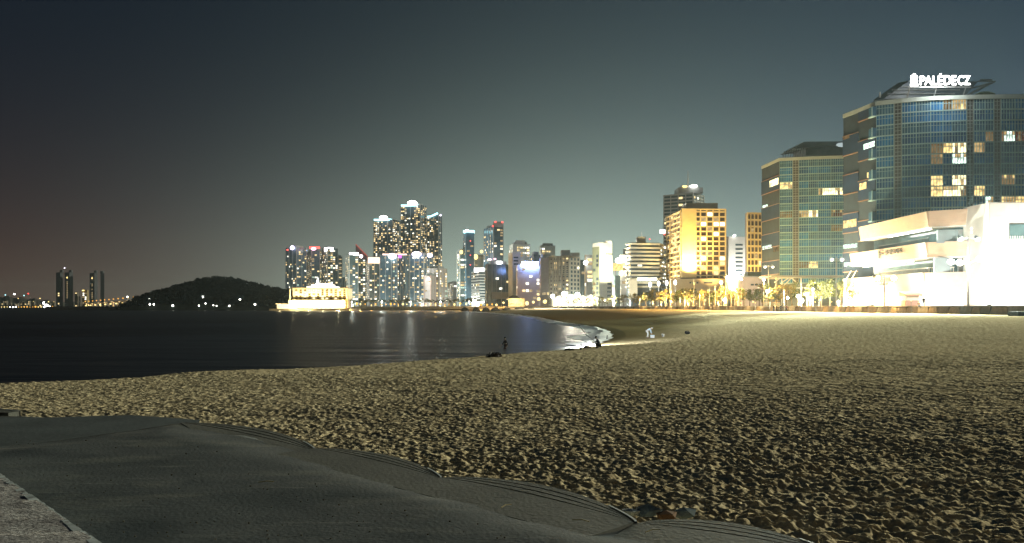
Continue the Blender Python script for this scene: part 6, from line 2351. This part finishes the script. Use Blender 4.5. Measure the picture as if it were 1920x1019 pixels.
NAVY = mat('cloth_navy', (0.03, 0.04, 0.07), 0.85, 0.15, 6)
BLACKC = mat('cloth_black', (0.015, 0.015, 0.018), 0.85, 0.15, 6)
PALEB = mat('cloth_pale_blue', (0.42, 0.54, 0.66), 0.85, 0.1, 6)
WHITEC = mat('cloth_white', (0.50, 0.51, 0.52), 0.85, 0.1, 6)
REDC = mat('cloth_red', (0.24, 0.05, 0.04), 0.85, 0.1, 6)
BROWNC = mat('cloth_brown', (0.10, 0.06, 0.035), 0.85, 0.1, 6)

def on_sand(px, py, z0=0.5):
    z = z0
    for _ in range(12):
        D = (H - z) * FPX / (py - HOR)
        p = P(px, D)
        z = 0.6 * z + 0.4 * sand_z(p.x, p.y)
    return Vector((p.x, p.y, sand_z(p.x, p.y)))

def people():
    p = on_sand(1122, 652.5)
    person('person in dark clothes squatting with a rod at the waterline', 'squat', p, R(165), NAVY, BLACKC, 1.05, hat=BLACKC)
    rod = thing('fishing_rod', 'thin fishing rod held out over the surf', 'rod', (p.x - 0.5, p.y, p.z + 0.45))
    mb = MB(); mb.tube([(0.45, 0, -0.1), (-0.6, 0.4, 0.75), (-1.25, 1.0, 1.65)], [0.028, 0.02, 0.012], 5); mb.build('blank', BLACKC, rod)
    mb = MB(); mb.tube([(0.55, -0.05, -0.18), (0.25, 0.1, 0.06)], 0.035, 6); mb.build('grip', BROWNC, rod)
    mb = MB(); mb.tube([(0.1, 0.06, 0.08), (0.1, 0.16, 0.08)], 0.06, 8); mb.build('reel', STEEL, rod)
    # lantern beside the angler lights the surf
    q = on_sand(1113, 650.5)
    ln = thing('lantern', 'small bright fishing lantern glowing beside the squatting person', 'lantern', (q.x - 0.6, q.y + 1.5, q.z - 0.05))
    mb = MB(); mb.tube([(0, 0, 0), (0, 0, 0.10)], 0.11, 8); mb.tube([(0, 0, 0.30), (0, 0, 0.36)], [0.11, 0.05], 8); mb.build('case', STEEL, ln)
    mb = MB(); mb.tube([(0, 0, 0.101), (0, 0, 0.299)], 0.075, 8); mb.build('glass', LW, ln)
    mb = MB(); mb.tube([(-0.1, 0, 0.33), (-0.06, 0, 0.46), (0.06, 0, 0.46), (0.1, 0, 0.33)], 0.012, 5); mb.build('handle', STEEL, ln)
    lamp('SPOT', tuple(ln.location + Vector((0, 0.1, 0.75))), 3e4, (0.95, 1, 0.95), ln, 0.1, tuple(ln.location + Vector((3.5, 26, -0.9))), 130, 0.7)
    p = on_sand(1215, 634)
    person('person in pale blue jacket and white trousers bending over on the wet sand', 'bend', p, R(-20), PALEB, WHITEC, 1.02, hat=WHITEC)
    bk = thing('bait_box', 'white bait box at the feet of the bending person', 'box', (p.x + 0.45, p.y - 0.5, p.z))
    mb = MB(); mb.prism([(-0.22, -0.16), (0.22, -0.16), (0.22, 0.16), (-0.22, 0.16)], 0, 0.30); mb.build('body', WHITEC, bk)
    mb = MB(); mb.box((-0.25, -0.19, 0.301), (0.25, 0.19, 0.36)); mb.build('lid', PALEB, bk)
    p = on_sand(1243, 631.5)
    bk = thing('bucket', 'small white bucket on sand right of the bending person', 'bucket', p)
    mb = MB(); mb.tube([(0, 0, 0), (0, 0, 0.32)], [0.14, 0.19], 10); mb.build('body', WHITEC, bk)
    mb = MB(); mb.tube([(-0.19, 0, 0.32), (-0.1, 0, 0.45), (0.1, 0, 0.45), (0.19, 0, 0.32)], 0.012, 5); mb.build('handle', STEEL, bk)
    p = on_sand(1289, 627)
    bk = thing('bag', 'dark slumped bag lying on the sand right of the bucket', 'bag', p)
    mb = MB(); mb.ball((0, 0, 0.18), (0.36, 0.22, 0.20), 12, 8); mb.ball((-0.2, 0, 0.28), (0.16, 0.15, 0.14), 10, 6); mb.build('body', BLACKC, bk, smooth=True)
    mb = MB(); mb.tube([(-0.2, 0, 0.36), (0.0, 0.05, 0.52), (0.22, 0, 0.34)], 0.02, 5); mb.build('strap', BROWNC, bk)
    # short stake and post at the waterline
    for px, py, h, lab in ((1138, 637, 0.55, 'short dark stake in wet sand right of squatting person'), (1089, 656, 0.5, 'short dark stake left of the squatting person')):
        p = on_sand(px, py)
        s = thing('stake', lab, 'stake', (p.x, p.y, p.z))
        mb = MB(); mb.tube([(0, 0, -0.1), (0.03, 0, h)], [0.07, 0.05], 6); mb.build('post', BLACKC, s)
    # heaps of seaweed on the edge of the sand
    rnd = np.random.default_rng(31)
    for px, py, r, h, lab in ((926, 669, 0.46, 0.40, 'largest brown seaweed heap on the sand edge'), (1067, 657, 0.36, 0.20, 'small dark seaweed heap between stake and larger heap'), (1101, 652, 0.30, 0.14, 'flat dark seaweed heap left of squatting person')):
        p = on_sand(px, py)
        s = thing('seaweed_heap', lab, 'seaweed', (p.x, p.y, p.z - 0.03))
        k = 260
        d = rnd.normal(size=(k, 3)); d[:, 2] = np.abs(d[:, 2]); d /= np.linalg.norm(d, axis=1, keepdims=True)
        c = d * np.array([r * 1.3, r * 0.8, h]) * rnd.uniform(0.6, 1.0, (k, 1))
        a = rnd.normal(size=(k, 3)); a /= np.linalg.norm(a, axis=1, keepdims=True)
        b = rnd.normal(size=(k, 3)); b -= (a * b).sum(1, keepdims=True) * a; b /= np.linalg.norm(b, axis=1, keepdims=True)
        V = np.stack([c - a * .11, c + b * .035, c + a * .11, c - b * .035], 1).reshape(-1, 3)
        me = fast_mesh('frond', V, np.arange(len(V)).reshape(-1, 4)); me.materials.append(mat('seaweed', (0.06, 0.03, 0.015), 0.6, 0.4, 4))
        link('frond', me, s, kind='stuff')
        mb = MB(); mb.ball((0, 0, 0), (r * 1.0, r * 0.6, h * 0.7), 10, 6); mb.build('core', MATS['seaweed'], s)
    # wader
    D = H * FPX / (655 - HOR)
    q = P(948, D)
    person('person in dim reddish clothes wading in the dark shallow water', 'walk', (q.x, q.y, -0.45), R(200), mat('cloth_dim', (0.07, 0.05, 0.05), 0.9), mat('cloth_dim_red', (0.10, 0.04, 0.035), 0.9), 0.95)
    # people on the sand and along the wall
    for px, D, cl, bt, pose, rz, lab in ((1451, 206, BLACKC, NAVY, 'stand', 200, 'tall person in dark clothes standing before sea wall, leftmost of four'),
                                         (1457, 209, BROWNC, BLACKC, 'walk', 180, 'second of four dark-clothed people before the sea wall'),
                                         (1464, 209, NAVY, BLACKC, 'stand', 260, 'third of four dark-clothed people before the sea wall'),
                                         (1475, 207, REDC, BLACKC, 'walk', 170, 'rightmost of four people before the sea wall, in dark red top'),
                                         (1198, 372, BROWNC, BLACKC, 'stand', 270, 'lone person in brown standing on far sand before trees'),
                                         (1048, 470, BLACKC, BLACKC, 'walk', 200, 'tiny distant dark figure walking on the far beach')):
        p = P(px, D)
        person(lab, pose, (p.x, p.y, sand_z(p.x, p.y) - 0.02), R(rz), cl, bt, 1.06)
    p = P(1732, 157); person('person in dark clothes standing on promenade beside the kiosk', 'stand', (p.x, p.y, G + 0.01), R(220), BLACKC, NAVY, 1.05)
    p = P(1723, 152); person('person seated on the sea wall coping near the kiosk', 'sit', (p.x, p.y, G + 0.08), R(250), BROWNC, NAVY, 1.0)
    # stones and straw beside the terrace
    rnd2 = random.Random(4)
    for k, (px, py, s, m, lab) in enumerate(((1183, 966, 0.055, 'pale_stone_edge', 'whitish broken stone at the tip of the terrace lobe'), (1214, 964, 0.075, 'chip_grey', 'blue-grey broken stone in the hollow beside the terrace'), (1248, 972, 0.06, 'chip_brown', 'reddish brown broken stone in the hollow beside the terrace'), (1282, 966, 0.07, 'chip_grey', 'grey broken stone at right end of the hollow'))):
        mat('chip_grey', (0.20, 0.25, 0.27), 0.8, 0.3, 8); mat('chip_brown', (0.22, 0.12, 0.06), 0.8, 0.3, 8)
        p = tp(px, py, 2.40)
        bm = bmesh.new(); bmesh.ops.create_icosphere(bm, subdivisions=1, radius=1)
        for v in bm.verts:
            f = 1 + rnd2.uniform(-0.28, 0.22)
            v.co = Vector((v.co.x * s * 1.7 * f, v.co.y * s * f, v.co.z * s * 0.8 * f))
        me = bpy.data.meshes.new('stone'); bm.to_mesh(me); bm.free(); me.materials.append(MATS[m])
        o = link('stone', me, None, (p.x, p.y, 2.42), rnd2.uniform(-0.4, 0.4))
        tag(o, lab, 'stone')
    for k, (px, py, a, lab) in enumerate(((1225, 997, 0.5, 'bent dry straw on the terrace near the hollow'), (1090, 978, -0.4, 'thin dry straw on terrace left of the hollow'), (500, 905, 0.2, 'short dry straw in the middle of the terrace'), (950, 950, 0.9, 'dry straw on terrace before the grooved lobe'))):
        p = tp(px, py, TZ + 0.03)
        s = thing('straw', lab, 'straw', (p.x, p.y, TZ + 0.035), a)
        mb = MB(); mb.tube([(-0.07, 0, 0), (0.0, 0.012, 0.006), (0.06, 0.0, 0.0)], 0.004, 4); mb.build('stalk', mat('straw', (0.45, 0.36, 0.18), 0.8), s)
people()

# ------------------------------------------------------------------ hazy night air over the bay
def build_haze():
    mb = MB(); mb.box((-4700, -700, -2.8), (4700, 5900, 170))
    m = bpy.data.materials.new('haze_air')
    m.use_nodes = True
    t = m.node_tree
    for n in list(t.nodes):
        t.nodes.remove(n)
    o = t.nodes.new('ShaderNodeOutputMaterial')
    v = t.nodes.new('ShaderNodeVolumePrincipled')
    v.inputs['Color'].default_value = (0.72, 0.90, 0.95, 1)
    v.inputs['Density'].default_value = 0.000066
    v.inputs['Anisotropy'].default_value = 0.55
    t.links.new(v.outputs[0], o.inputs['Volume'])
    ob = mb.build('haze', m, kind='stuff')
    tag(ob, 'thin humid night haze filling the air over the bay', 'haze')
build_haze()
